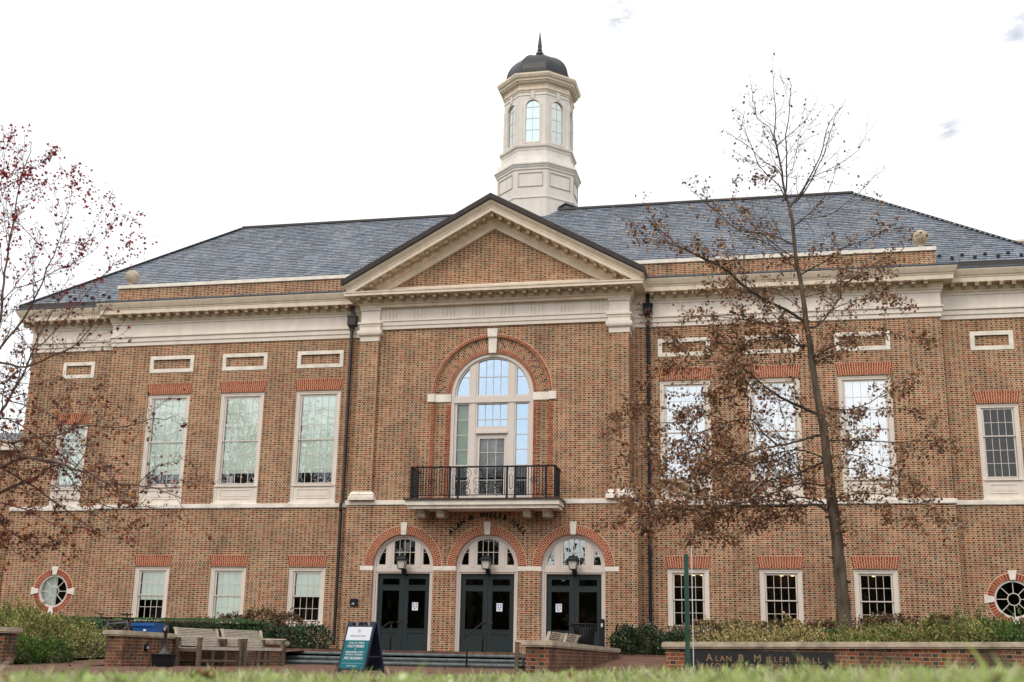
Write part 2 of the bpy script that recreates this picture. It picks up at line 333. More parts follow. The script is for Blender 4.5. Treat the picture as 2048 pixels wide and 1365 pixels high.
# doors touch the ground: build the outline as one notch polygon
outer = [(-4.95, -.6)]
outer = [(-4.95, -.6), (4.95, -.6), (4.95, 4.78), (-4.95, 4.78)]
mb.plate(outer, holes, 0, .45); mb.box(-4.95, -4.6, .45, YW, -.6, 4.78); mb.box(4.6, 4.95, .45, YW, -.6, 4.78)
wall_c = hp(mb, 'wall', M_brick)
mb = MB(); mb.plate([(-4.08, 4.9), (4.08, 4.9), (4.08, 10.97), (-4.08, 10.97)],
         [[(-2.0, 4.98), (2.0, 4.98)]+arc(0, 8.56, 2.0, 0, PI, 36)], .1, .28)
hp(mb, 'wall', M_brick)
for s in (-1, 1):
    a, b = sorted((s*4.08, s*4.73))
    mb = MB().box(a, b, -.05, YW+.02, 4.9, 10.52); hp(mb, 'pilaster', M_brick)
    path = [(s*4.08, .1), (s*4.08, -.05), (s*4.73, -.05), (s*4.73, YW)]
    if s < 0: path = path[::-1]
    mb = MB().sweep(path, [(0, 10.51), (.02, 10.52), (.03, 10.68), (.05, 10.70), (.10, 10.74), (.12, 10.80), (.12, 10.90), (.05, 10.92), (.05, 11.05), (.07, 11.06), (.07, 11.12), (.11, 11.14), (.11, 11.2), (.02, 11.22), (.02, 11.62), (.05, 11.63), (.05, 11.75), (0, 11.75)])
    cp = hp(mb, 'capital', M_trim)
    mb = MB()
    for i in range(11): x = min(abs(4.13), 9)*s+s*i*.055; mb.box(min(x, x+s*.03), max(x, x+s*.03), -.13, -.09, 11.64, 11.70)
    hp(mb, 'dentil_row', M_trim, cp)
    mb = MB().sweep(path, [(.0, 4.93), (.13, 4.93), (.13, 5.05), (.10, 5.06), (.10, 5.10), (.11, 5.13), (.07, 5.16), (.06, 5.21), (0, 5.23)])
    hp(mb, 'pilaster_base', M_stone)
# recessed order round the great window
mb = MB(); inner = [(-1.448, 4.98), (1.448, 4.98)]+arc(0, 8.56, 1.448, 0, PI, 36)
mb.plate([(-2.04, 4.95), (2.04, 4.95)]+arc(0, 8.56, 2.04, 0, PI, 36), [inner], .2, .46); ro = hp(mb, 'recessed_arch', M_brick)
def voussoirs(mb, cx, cz, r0, r1, y0, y1, n, a0=0, a1=PI, gap=.016, skip=None, rows=1, stagger=False):
    for i in range(n):
        t0 = a0+(a1-a0)*i/n; t1 = a0+(a1-a0)*(i+1)/n; tm = (t0+t1)/2
        if skip and skip(tm): continue
        cuts = [r0+(r1-r0)*k/rows for k in range(rows+1)]
        if stagger and rows > 1 and i % 2: cuts = [r0]+[c-(r1-r0)/rows/2 for c in cuts[1:]]+[r1]
        for c0, c1 in zip(cuts[:-1], cuts[1:]):
            g0, g1 = gap/2/max(c0, .1), gap/2/c1
            pl = [(cx+c0*math.cos(t0+g0), cz+c0*math.sin(t0+g0)), (cx+(c1-gap)*math.cos(t0+g1), cz+(c1-gap)*math.sin(t0+g1)),
                  (cx+(c1-gap)*math.cos(t1-g1), cz+(c1-gap)*math.sin(t1-g1)), (cx+c0*math.cos(t1-g0), cz+c0*math.sin(t1-g0))]
            mb.prism(pl, y0, y1)
    return mb
def ring(mb, cx, cz, r0, r1, y0, y1, a0=0, a1=PI, n=48):
    for i in range(n):
        t0 = a0+(a1-a0)*i/n; t1 = a0+(a1-a0)*(i+1)/n
        mb.prism([(cx+r0*math.cos(t0), cz+r0*math.sin(t0)), (cx+r1*math.cos(t0), cz+r1*math.sin(t0)), (cx+r1*math.cos(t1), cz+r1*math.sin(t1)), (cx+r0*math.cos(t1), cz+r0*math.sin(t1))], y0, y1)
    return mb
kk = lambda hw: (lambda t: abs(math.cos(t)) < hw)
hp(ring(MB(), 0, 8.56, 1.45, 2.0, .192, .25), 'arch_mortar', M_mortar, ro)
def halves(nm, m, par, k, *a, **kw):
    for s in (-1, 1): hp(voussoirs(MB(), *a, skip=lambda t: math.cos(t)*s < k, **kw), nm, m, par)
halves('arch_voussoirs', M_mixed, ro, .07, 0, 8.56, 1.58, 1.99, .184, .24, 84, rows=3, stagger=True)
halves('arch_edge_bricks', M_red, ro, .07, 0, 8.56, 1.455, 1.585, .182, .24, 84)
hp(ring(MB(), 0, 8.56, 2.0, 2.115, .092, .15), 'arch_mortar', M_mortar)
halves('arch_edge_bricks', M_red, H, .06, 0, 8.56, 2.005, 2.115, .082, .14, 96)
nco = int((8.30-5.0)/.0675)
for s in (-1, 1):
    for xa, w0, w1, y in ((1.452, .09, .17, .190), (2.004, .09, .13, .092)):
        mb = MB()
        for i in range(nco):
            z = 5.0+i*.0675; wd = w0 if i % 2 else w1
            a, b = sorted((s*xa, s*(xa+wd))); mb.box(a, b, y, y+.03, z, z+.053)
        hp(mb, 'jamb_bricks', M_red)
mb = MB(); mb.prism([(-.13, 10.0), (.13, 10.0), (.155, 10.60), (-.155, 10.60)], .1, .26)
mb.prism([(-.165, 10.56), (.165, 10.56), (.185, 10.86), (-.185, 10.86)], .04, .2); hp(mb, 'keystone', M_stone)
for s in (-1, 1):
    mb = MB(); a, b = sorted((s*1.44, s*2.02)); mb.box(a, b, .165, .3, 8.32, 8.59)
    a, b = sorted((s*1.995, s*2.25)); mb.box(a, b, .06, .2, 8.32, 8.592); hp(mb, 'impost_block', M_stone)
# door arches
for dc in DC:
    hp(ring(MB(), dc, 2.74, 1.05, 1.345, -.004, .05, n=36), 'arch_mortar', M_mortar)
    halves('arch_voussoirs', M_red, H, .075, dc, 2.74, 1.052, 1.345, -.012, .04, 58, rows=2, stagger=True)
    hp(MB().prism([(dc-.085, 3.77), (dc+.085, 3.77), (dc+.115, 4.19), (dc-.115, 4.19)], -.05, .1), 'keystone', M_stone)
for a, b in ((-4.36, -3.915), (-1.825, -1.045), (1.045, 1.825), (3.915, 4.36)):
    hp(MB().box(a, b, -.015, .1, 2.595, 2.74), 'impost_block', M_stone)
# wings
def jack(x, z0, z1, hb, ht, y):
    mb = MB(); n = int(2*hb/.072)
    for i in range(n):
        u0, u1 = -1+2*i/n, -1+2*(i+1)/n; g = .0085
        cuts = [0, .33, .67, 1] if i % 2 else [0, .5, 1]
        for c0, c1 in zip(cuts[:-1], cuts[1:]):
            q = lambda u, c: x+u*(hb+(ht-hb)*c)
            za, zb = z0+(z1-z0)*c0+.006, z0+(z1-z0)*c1-.006
            mb.prism([(q(u0, c0)+g, za), (q(u1, c0)-g, za), (q(u1, c1)-g, zb), (q(u0, c1)+g, zb)], y-.012, y+.04)
    return mb
def jackback(x, z0, z1, hb, ht, y): return MB().prism([(x-hb, z0), (x+hb, z0), (x+ht, z1), (x-ht, z1)], y-.006, y+.03)
def lintel(x, z0, z1, hb, ht, y, par):
    j = hp(jack(x, z0, z1, hb, ht, y), 'flat_arch', M_red, par); hp(jackback(x, z0, z1, hb, ht, y), 'flat_arch_mortar', M_mortar, par)
def rect(x0, x1, z0, z1): return [(x0, z0), (x1, z0), (x1, z1), (x0, z1)]
for s in (-1, 1):
    a, b = sorted((s*4.6, s*14.81))
    hp(MB().plate(rect(a, b, 4.9, 10.95), [rect(s*x-.845, s*x+.845, 4.97, 8.98) for x in WX]+[rect(s*x-.74, s*x+.74, 9.96, 10.31) for x in WX], YW, YW+.4), 'wall', M_brick)
    a, b = sorted((s*4.9, s*14.85))
    hp(MB().plate(rect(a, b, -.6, 4.79), [rect(s*x-.67, s*x+.67, .82, 2.735) for x in WX], YW-.045, YW+.4), 'wall', M_brick)
    mb = MB(); a, b = sorted((s*14.4, s*14.81)); mb.box(a, b, YW+.38, YE+.3, 4.9, 10.95)
    a, b = sorted((s*14.44, s*14.85)); mb.box(a, b, YW+.38, YE+.3, -.6, 4.79); hp(mb, 'wall', M_brick)
    a, b = sorted((s*14.6, s*18.48)); xo = s*16.416
    hp(MB().plate(rect(a, b, 4.9, 10.95), [rect(xo-.64, xo+.64, 4.97, 8.035), rect(xo-.53, xo+.53, 9.96, 10.31)], YE, YE+.4), 'wall', M_brick)
    a, b = sorted((s*14.6, s*18.52)); hp(MB().plate(rect(a, b, -.6, 4.79), [arc(xo, 1.885, .585, 0, 2*PI*47/48, 47)], YE-.045, YE+.4), 'wall', M_brick)
    a, b = sorted((s*18.08, s*18.48)); hp(MB().box(a, b, YE+.4, 13, -.6, 12.6), 'wall', M_brick)
    # blank stone-framed panels
    for x, w_, y in [(s*x, .878, YW) for x in WX]+[(xo, .664, YE)]:
        mb = MB(); mb.plate(rect(x-w_, x+w_, 9.82, 10.447), [rect(x-w_+.14, x+w_-.14, 9.955, 10.315)], y-.02, y+.06)
        pf = hp(mb, 'panel_frame', M_stone); hp(MB().box(x-w_+.12, x+w_-.12, y+.045, y+.1, 9.94, 10.33), 'panel_brick', M_brick, pf)
hp(MB().box(-18.4, 18.4, 12.9, 13.2, -.6, 12.7), 'wall', M_brick)
hp(MB().box(-18.4, 18.4, 1.7, 12.9, 10.55, 10.7).box(-18.4, 18.4, 1.7, 12.9, 4.4, 4.6), 'inner_floor', M_dark)
# belt courses
def both(path): return path
LP = [(-18.48, 12.9), (-18.48, YE), (-14.81, YE), (-14.81, YW), (-4.6, YW)]
RP = [(-x, y) for x, y in LP[::-1]]
belt = [(0, 4.78), (.085, 4.78), (.085, 4.79), (.10, 4.80), (.10, 4.925), (.06, 4.94), (0, 4.95)]
for p in (LP, RP): hp(MB().sweep(p, belt), 'belt_course', M_stone)
hp(MB().sweep([(-4.9, YW+.1), (-4.9, .06), (4.9, .06), (4.9, YW+.1)], [(0, 4.77), (.09, 4.77), (.10, 4.79), (.10, 4.92), (.06, 4.935), (-.9, 4.94)]), 'belt_course', M_stone)
# wing entablature and cornice
ent = [(0, 10.876), (.04, 10.88), (.04, 11.01), (.075, 11.03), (.075, 11.17), (.12, 11.20), (.12, 11.25), (.05, 11.27), (.05, 11.68), (.085, 11.70), (.085, 11.76), (0, 11.77)]
ent2 = [(0, 11.755), (.088, 11.757), (.13, 11.80), (.13, 11.86), (.15, 11.86), (.15, 12.03),
       (.44, 12.03), (.44, 12.18), (.46, 12.19), (.465, 12.22), (.50, 12.26), (.55, 12.36), (.575, 12.42), (.575, 12.45), (0, 12.46)]
corn = []
for p in (LP, RP): corn.append(hp(MB().sweep(p, ent2), 'cornice', M_corn)); hp(MB().sweep(p, ent), 'entablature', M_trim)
for p in (LP, RP): hp(MB().sweep(p, [(.0, 12.463), (.60, 12.463), (.605, 12.50), (.58, 12.515), (.0, 12.64)]), 'cornice_flashing', M_metal)
# modillions
mprof = [(0, 0), (0, -.155), (-.05, -.17), (-.14, -.15), (-.20, -.12), (-.24, -.14), (-.28, -.12), (-.285, -.05), (-.30, -.05), (-.30, 0)]
mm = MB(); mm.yzprism(mprof, -.06, .06); mm.yzprism([(-.01, .0), (-.01, -.035), (-.32, -.035), (-.32, .0)], -.075, .075)
proto = mm.build('modillion', M_mod, corn[0]); pme = proto.data
def modillion(x, y, z, par, first=[proto], rot=0):
    if first: o = first.pop()
    else:
        o = bpy.data.objects.new('modillion', pme); S.collection.objects.link(o)
    o.parent = par; o.matrix_parent_inverse = Matrix(); o.location = (x, y, z)
    if rot: o.rotation_euler = (0, rot, 0)
    return o
for k in range(24):
    modillion(-5.47-.388*k, YW-.14, 12.028, corn[0]); modillion(5.47+.388*k, YW-.14, 12.028, corn[1])
for s, c in ((-1, corn[0]), (1, corn[1])):
    mb = MB()
    for k in range(10):
        x = s*(14.9+.38*k)
        mb.yzprism([(YE-.14+a, 12.028+b) for a, b in mprof], x-.06, x+.06)
    for k in range(4): y = YE-.2+.38*k; mb.box(*sorted((s*18.6, s*18.9)), y, y+.12, 11.88, 12.028)
    o = hp(mb, 'modillion_row', M_mod, c); o['kind'] = 'stuff'
# parapets, copings, ball finials
for s in (-1, 1):
    a, b = sorted((s*4.6, s*14.81))
    pr = hp(MB().box(a, b, YW+.004, YW+.34, 12.5, 13.16), 'parapet', M_brick)
    a2, b2 = sorted((s*4.6, s*14.85)); hp(MB().box(a2, b2, YW-.05, YW+.40, 13.16, 13.285), 'coping', M_stone, pr)
    x = s*14.40; y = YW+.18
    pf = [(0, 13.285), (.16, 13.285), (.16, 13.32), (.10, 13.35), (.085, 13.40), (.11, 13.43)]+[(.27*math.cos(t), 13.68+.27*math.sin(t)) for t in [R(-62+i*9.5) for i in range(17)]]
    hp(MB().lathe(pf, (x, y), 24), 'ball_finial', M_cap, pr, True)
# central entablature
mb = MB(); mb.plate(rect(-4.08, 4.08, 10.95, 11.75), [], .05, .3)
mb.box(-4.075, 4.075, .03, .2, 10.952, 11.08); mb.box(-4.075, 4.075, .0, .2, 11.08, 11.23); mb.box(-4.075, 4.075, -.03, .2, 11.23, 11.29)
fz = hp(mb, 'frieze', M_trim)
mb = MB()
for i in range(8):
    x = -3.68+i*7.33/7
    for dx in (-.2, -.07, .07, .2): mb.box(x+dx-.011, x+dx+.011, .036, .06, 11.30, 11.72)
hp(mb, 'triglyph_ribs', mat('trim_groove', (.58, .51, .43), .6, .2), fz)
CPATH = [(-4.74, YW+.2), (-4.74, -.06), (4.74, -.06), (4.74, YW+.2)]
cent = [(-.3, 11.73), (.06, 11.73), (.06, 11.80), (.12, 11.85), (.12, 11.90), (.15, 11.91), (.15, 12.06), (.52, 12.06), (.52, 12.155), (.54, 12.16), (.545, 12.21), (.0, 12.32), (-.12, 12.36), (-.12, 12.50), (-.4, 12.50)]
cc = hp(MB().sweep(CPATH, cent), 'cornice', M_corn)
for k in range(25): modillion(-4.74+.3975*k-.03, -.2, 12.058, cc)
# pediment
hp(MB().prism([(-4.3, 12.36), (4.3, 12.36), (0, 14.75)], .1, .4), 'tympanum', M_brick)
SL = .556
def rake(prof, y0=None):
    """prof: closed polygon [(y, z at apex)] swept down both slopes; ends at |x| by XE(y)"""
    mb = MB(); k = len(prof); vs = []
    for x in (-1, 0, 1):
        for y, z, xe in prof:
            X = x*xe; vs.append((X, y, z-abs(X)*SL))
    fs = []
    for i in range(2):
        for j in range(k): a = i*k+j; b = i*k+(j+1) % k; fs.append((a, a+k, b+k, b))
    fs += [tuple(range(k)), tuple(range(3*k-1, 2*k-1, -1))]
    return mb.add(vs, fs)
XE = 5.30
pedi = hp(rake([(-.02, 14.50, 4.0), (-.02, 14.66, 4.3), (-.06, 14.68, 4.4), (-.06, 14.76, 4.5), (-.12, 14.80, 4.6), (-.13, 14.84, 4.7), (-.16, 14.85, 4.75), (-.16, 15.0, 5.0), (.2, 15.0, 5.0), (.2, 14.5, 4.0)]), 'pediment_bed_mould', M_corn)
rk = hp(rake([(.3, 14.95, 5.02), (-.58, 14.95, 5.02), (-.58, 15.09, 5.16), (-.60, 15.10, 5.17), (-.60, 15.14, 5.18), (-.64, 15.20, 5.22), (-.70, 15.27, 5.26), (-.72, 15.33, 5.3), (.3, 15.33, 5.3)]), 'raking_cornice', M_corn)
hp(rake([(.4, 15.335, XE), (-.76, 15.335, XE), (-.78, 15.36, XE+.02), (-.80, 15.54, XE+.05), (-.76, 15.56, XE+.05), (.4, 15.6, XE+.05)]), 'raking_gutter', M_bronze)
ra = math.atan(SL)
for k in range(15):
    for s in (-1, 1):
        if k == 0 and s > 0: continue
        X = s*.335*k; modillion(X, -.2, 14.945-abs(X)*SL-(0 if k else .04), rk, rot=s*ra if k else 0)
# gable roof over the pediment
hp(MB().prism([(-5.36, 12.55), (5.36, 12.55), (0, 15.53)], .38, 6.4), 'porch_roof', M_slatebase)
# main roof
TZ, TY, TX = 17.68, 6.75, 12.8
EX, EY, EZ = 18.95, .70, 12.62
sl = (TZ-EZ)/(TY-EY)
mb = MB(); v = [(-EX, EY, EZ), (EX, EY, EZ), (TX, TY, TZ), (-TX, TY, TZ), (EX, 2*TY-EY, EZ), (-EX, 2*TY-EY, EZ)]
mb.add(v, [(0, 1, 2, 3), (1, 4, 2), (4, 5, 3, 2), (5, 0, 3), (5, 4, 1, 0)]); roof = hp(mb, 'roof', M_slatebase)
random.seed(11)
def slates(O, ex, eu, wfun, nrow, exp, lift=.012):
    """courses of slates on a slope: O origin, ex along eave, eu up slope, wfun(s)->(u0,u1)"""
    mb = MB(); nn = ex.cross(eu).normalized()
    for i in range(nrow):
        s0 = i*exp; u0, u1 = wfun(s0); u = u0-random.random()*.3
        while u < u1:
            wd = random.choice((.2, .24, .28, .32, .36)); a = max(u, u0); b = min(u+wd-.010, u1); u += wd
            if b-a < .03: continue
            lo = s0-random.random()*.014; hi = s0+exp+.004; l0 = .022+random.random()*.010; l1 = .006
            P = [O+ex*a+eu*lo+nn*l0, O+ex*b+eu*lo+nn*l0, O+ex*b+eu*hi+nn*l1, O+ex*a+eu*hi+nn*l1]
            mb.add(P, [(0, 1, 2, 3)])
    return mb
eu = Vector((0, TY-EY, TZ-EZ)); LN = eu.length; eu.normalize(); hipk = (EX-TX)/LN
EXP = .182; nr = int(LN/EXP)
hp(slates(Vector((0, EY, EZ)), Vector((1, 0, 0)), eu, lambda s: (-EX+s*hipk, EX-s*hipk), nr, EXP), 'slates', M_slate, roof)
# ridge and hip tiles
mb = MB()
def tiles(A, B, n, wd, up):
    A, B = Vector(A), Vector(B); d = (B-A)/n; dn = d.normalized(); sd = dn.cross(up).normalized(); uu = sd.cross(dn)
    for i in range(n):
        c = A+d*(i+.5)+uu*.035; mb.obox(c, d*.53, sd*wd, uu*.018+dn*0)
M_hip = mat('hip_slate', (.11, .118, .128), .6, .4, var=.4, vscale=5)
for s in (-1, 1): mb = MB(); tiles((s*EX, EY, EZ), (s*TX, TY, TZ), 42, .14, Vector((0, 0, 1))); hp(mb, 'hip_tiles', M_hip, roof)
mb = MB().box(-TX, TX, TY-.1, TY+.1, TZ-.02, TZ+.07); hp(mb, 'ridge_cap', M_bronze, roof)
# eave gutters and snow guards of the end bays
for s in (-1, 1):
    a, b = sorted((s*14.81, s*EX)); hp(MB().box(a, b, EY-.06, EY+.1, 12.48, 12.68), 'eave_gutter', M_bronze, roof)
    for i in range(9):
        q = Vector((s*(15.0+i*.36), EY, EZ))+eu*(.42 if i % 2 else .68)+Vector((0, -.04, .05))
        mg = MB().obox(q, (.055, 0, 0), (0, .02, .0), (0, 0, .045)); mg.obox(q+Vector((0, .05, .02)), (.02, 0, 0), (0, .06, .04), (0, -.008, .01)); hp(mg, 'snow_guard', M_black, roof)

# ------------------------------------------------------------------ cupola
CX, CYY = 0, 7.9
def octp(a): return [(CX+a/math.cos(PI/8)*math.cos(-PI/2-PI/8+k*PI/4), CYY+a/math.cos(PI/8)*math.sin(-PI/2-PI/8+k*PI/4)) for k in range(8)]
A0 = 1.0
def octsweep(mb, prof): return mb.sweep(octp(A0), [(a-A0, z) for a, z in prof], closed=True)
mb = MB(); octsweep(mb, [(1.64, 16.2), (1.64, 18.10), (1.67, 18.12), (1.67, 18.16), (1.62, 18.18), (1.62, 19.36), (1.66, 19.38), (1.66, 19.44), (1.70, 19.50), (1.72, 19.56), (1.755, 19.58), (1.755, 19.65), (1.66, 19.70), (1.65, 19.72), (1.60, 19.95), (1.52, 19.97), (1.49, 20.0), (1.47, 20.30), (1.49, 20.31), (1.49, 20.40), (1.56, 20.45), (1.57, 20.53), (1.42, 20.58), (1.0, 20.58)])
cup = hp(mb, 'cupola', M_cup)
mbf = MB(); mbp = MB(); mbg = MB(); mbm = MB()
for k in range(8):
    ang = k*PI/4; Mx = Matrix.Translation((CX, CYY, 0)) @ Matrix.Rotation(ang, 4, 'Z')
    hw = 1.40*math.tan(PI/8)
    t = MB(); op = [(-.285, 20.74), (.285, 20.74)]+arc(0, 22.33, .285, 0, PI, 14)
    t.plate(rect(-hw+.001, hw-.001, 20.57, 23.02), [op], -1.40, -1.30)
    t.plate([(-.36, 20.66), (.36, 20.66)]+arc(0, 22.33, .36, 0, PI, 14), [[(-.30, 20.72), (.30, 20.72)]+arc(0, 22.33, .30, 0, PI, 14)], -1.425, -1.39)
    for x0, x1 in ((-hw+.005, -.44), (.44, hw-.005)): t.box(x0, x1, -1.425, -1.39, 20.60, 22.45)
    t.prism([(-.05, 22.68), (.05, 22.68), (.085, 23.0), (-.085, 23.0)], -1.45, -1.39)
    for s in (-1, 1):
        a, b = sorted((s*.10, s*(hw-.005))); t.box(a, b, -1.425, -1.39, 22.84, 22.86)
        a, b = sorted((s*.10, s*.12)); t.box(a, b, -1.425, -1.39, 22.72, 22.85)
    mbf.add([Mx @ Vector(p) for p in t.v], t.f)
    t = MB(); t.plate(rect(-.52, .52, 18.62, 19.24), [rect(-.49, .49, 18.65, 19.21)], -1.65, -1.60); mbp.add([Mx @ Vector(p) for p in t.v], t.f)
    if k in (0, 1, 2, 6, 7, 3, 5, 4):
        t = MB().prism(op, -1.345, -1.342); g = MB().add([Mx @ Vector(p) for p in t.v], t.f)
        gw = hp(g, 'arched_light', glassmat('cupola_glass', .5, (.85, .95, .92), wave=.02, gcol=(.95, 1, .94, 1)) if k == 0 else bpy.data.materials['cupola_glass'], cup)
        t = MB(); t.box(-.011, .011, -1.36, -1.335, 20.74, 22.61)
        for z in (21.27, 21.79, 22.31): t.box(-.285, .285, -1.36, -1.335, z-.011, z+.011)
        mbm.add([Mx @ Vector(p) for p in t.v], t.f)
hp(mbf, 'drum', M_cup, cup); hp(mbp, 'raised_panels', mat('panel_edge', (.50, .43, .35), .6, .2), cup); hp(mbm, 'glazing_bars', M_sash, cup)
mb = MB(); octsweep(mb, [(1.39, 22.98), (1.43, 23.0), (1.43, 23.05), (1.47, 23.08), (1.47, 23.12), (1.41, 23.13), (1.41, 23.36), (1.50, 23.38), (1.50, 23.44), (1.60, 23.46), (1.61, 23.54), (1.67, 23.58), (1.72, 23.68), (1.72, 23.75), (1.3, 23.85), (1.0, 23.85)])
hp(mb, 'drum_cornice', M_corn, cup)
for k in range(8):
    Mx = Matrix.Translation((CX, CYY, 0)) @ Matrix.Rotation(k*PI/4, 4, 'Z'); mb = MB()
    for i in range(15):
        x = -.56+i*.08; t = MB().box(x-.022, x+.022, -1.56, -1.48, 23.385, 23.45); mb.add([Mx @ Vector(p) for p in t.v], t.f)
    hp(mb, 'dentil_row', M_trim, cup)
mb = MB(); pr = [(1.34, 23.80), (1.33, 24.05)]+[(1.33*math.cos(t), 24.02+1.25*math.sin(t)) for t in [R(6*i) for i in range(1, 15)]]+[(.12, 25.27)]
octsweep(mb, pr); dm = hp(mb, 'dome', M_dome, cup)
mb = MB()
for k in range(8):
    a = -PI/2-PI/8+k*PI/4; mb.tube([(CX+r/math.cos(PI/8)*math.cos(a), CYY+r/math.cos(PI/8)*math.sin(a), z) for r, z in pr], .022, 5)
hp(mb, 'dome_seams', M_bronze, cup)
hp(MB().lathe([(r, z-.15) for r, z in [(.14, 25.38), (.13, 25.46), (.06, 25.48), (.06, 25.5), (.12, 25.52), (.17, 25.60), (.17, 25.66), (.12, 25.74), (.07, 25.77), (.11, 25.80), (.11, 25.84), (.07, 25.87), (.10, 25.95), (.085, 26.1), (.05, 26.4), (.015, 26.70)]], (CX, CYY), 16), 'finial', M_bronze, cup, True)
hp(MB().prism([(.55, 17.3), (2.15, 17.3), (1.9, 17.72), (1.42, 17.95), (.6, 17.52)], 6.75, 7.8), 'roof_cricket', M_metal, cup)
hp(MB().tube([(.6, 6.72, 17.50), (1.40, 6.72, 17.95), (1.9, 6.72, 17.74)], .045, 5), 'cricket_flashing', M_bronze, cup)
# ------------------------------------------------------------------ windows
def bars(mb, x0, x1, z0, z1, cols, rows, y, t=.016):
    for i in range(1, cols): x = x0+(x1-x0)*i/cols; mb.box(x-t/2, x+t/2, y-.012, y+.012, z0, z1)
    for i in range(1, rows): z = z0+(z1-z0)*i/rows; mb.box(x0, x1, y-.010, y+.010, z-t/2, z+t/2)
def window(x, y, hw, z0, z1, gh, gz0, gz1, zm, cols, ru, rl, blind, glass, panel, bm=None):
    """y wall face; hw outer half width; gh glass half width"""
    mb = MB(); yf = y+.035
    mb.plate(rect(x-hw, x+hw, z0, z1), [rect(x-gh-.06, x+gh+.06, gz0-.06, gz1+.05)], yf+.03, yf+.16)
    mb.plate(rect(x-hw+.002, x+hw-.002, z0+.001, z1-.002), [rect(x-hw+.05, x+hw-.05, z0+.05, z1-.055)], yf-.005, yf+.06)
    mb.plate(rect(x-hw+.05, x+hw-.05, z0+.05, z1-.055), [rect(x-hw+.115, x+hw-.115, z0+.06, z1-.12)], yf+.012, yf+.06)
    wf = hp(mb, 'window', M_trim)
    if panel:
        mb = MB(); a, b = panel
        mb.plate(rect(x-gh+.02, x+gh-.02, a, b), [rect(x-gh+.05, x+gh-.05, a+.03, b-.03)], yf+.012, yf+.06)
        mb.box(x-gh+.10, x+gh-.10, yf+.018, yf+.06, a+.08, b-.08)
        mb.box(x-hw+.02, x+hw-.02, yf-.02, yf+.05, gz0-.13, gz0-.075); hp(mb, 'apron_panel', M_trim, wf)
    for (a, b, yy, rows) in ((zm+.02, gz1, yf+.075, ru), (gz0, zm-.02, yf+.115, rl)):
        mb = MB(); mb.plate(rect(x-gh-.05, x+gh+.05, a-.035, b+.045), [rect(x-gh, x+gh, a, b)], yy-.02, yy+.02)
        bars(mb, x-gh, x+gh, a, b, cols, rows, yy); hp(mb, 'sash', M_sash, wf)
        hp(MB().add([(x-gh, yy+.004, a), (x+gh, yy+.004, a), (x+gh, yy+.004, b), (x-gh, yy+.004, b)], [(0, 1, 2, 3)]), 'glass_pane', glass, wf)
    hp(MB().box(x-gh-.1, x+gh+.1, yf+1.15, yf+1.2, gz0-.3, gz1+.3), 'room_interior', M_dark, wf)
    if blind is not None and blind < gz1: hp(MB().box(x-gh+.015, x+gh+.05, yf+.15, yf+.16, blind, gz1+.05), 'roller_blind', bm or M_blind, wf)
    return wf
up = dict(hw=.845, z0=4.975, z1=8.98, gh=.63, gz0=5.69, gz1=8.80, zm=7.22, cols=5, ru=3, rl=3, panel=(5.13, 5.46))
lo = dict(hw=.67, z0=.82, z1=2.735, gh=.45, gz0=.97, gz1=2.55, zm=1.755, cols=4, ru=2, rl=2, panel=None)
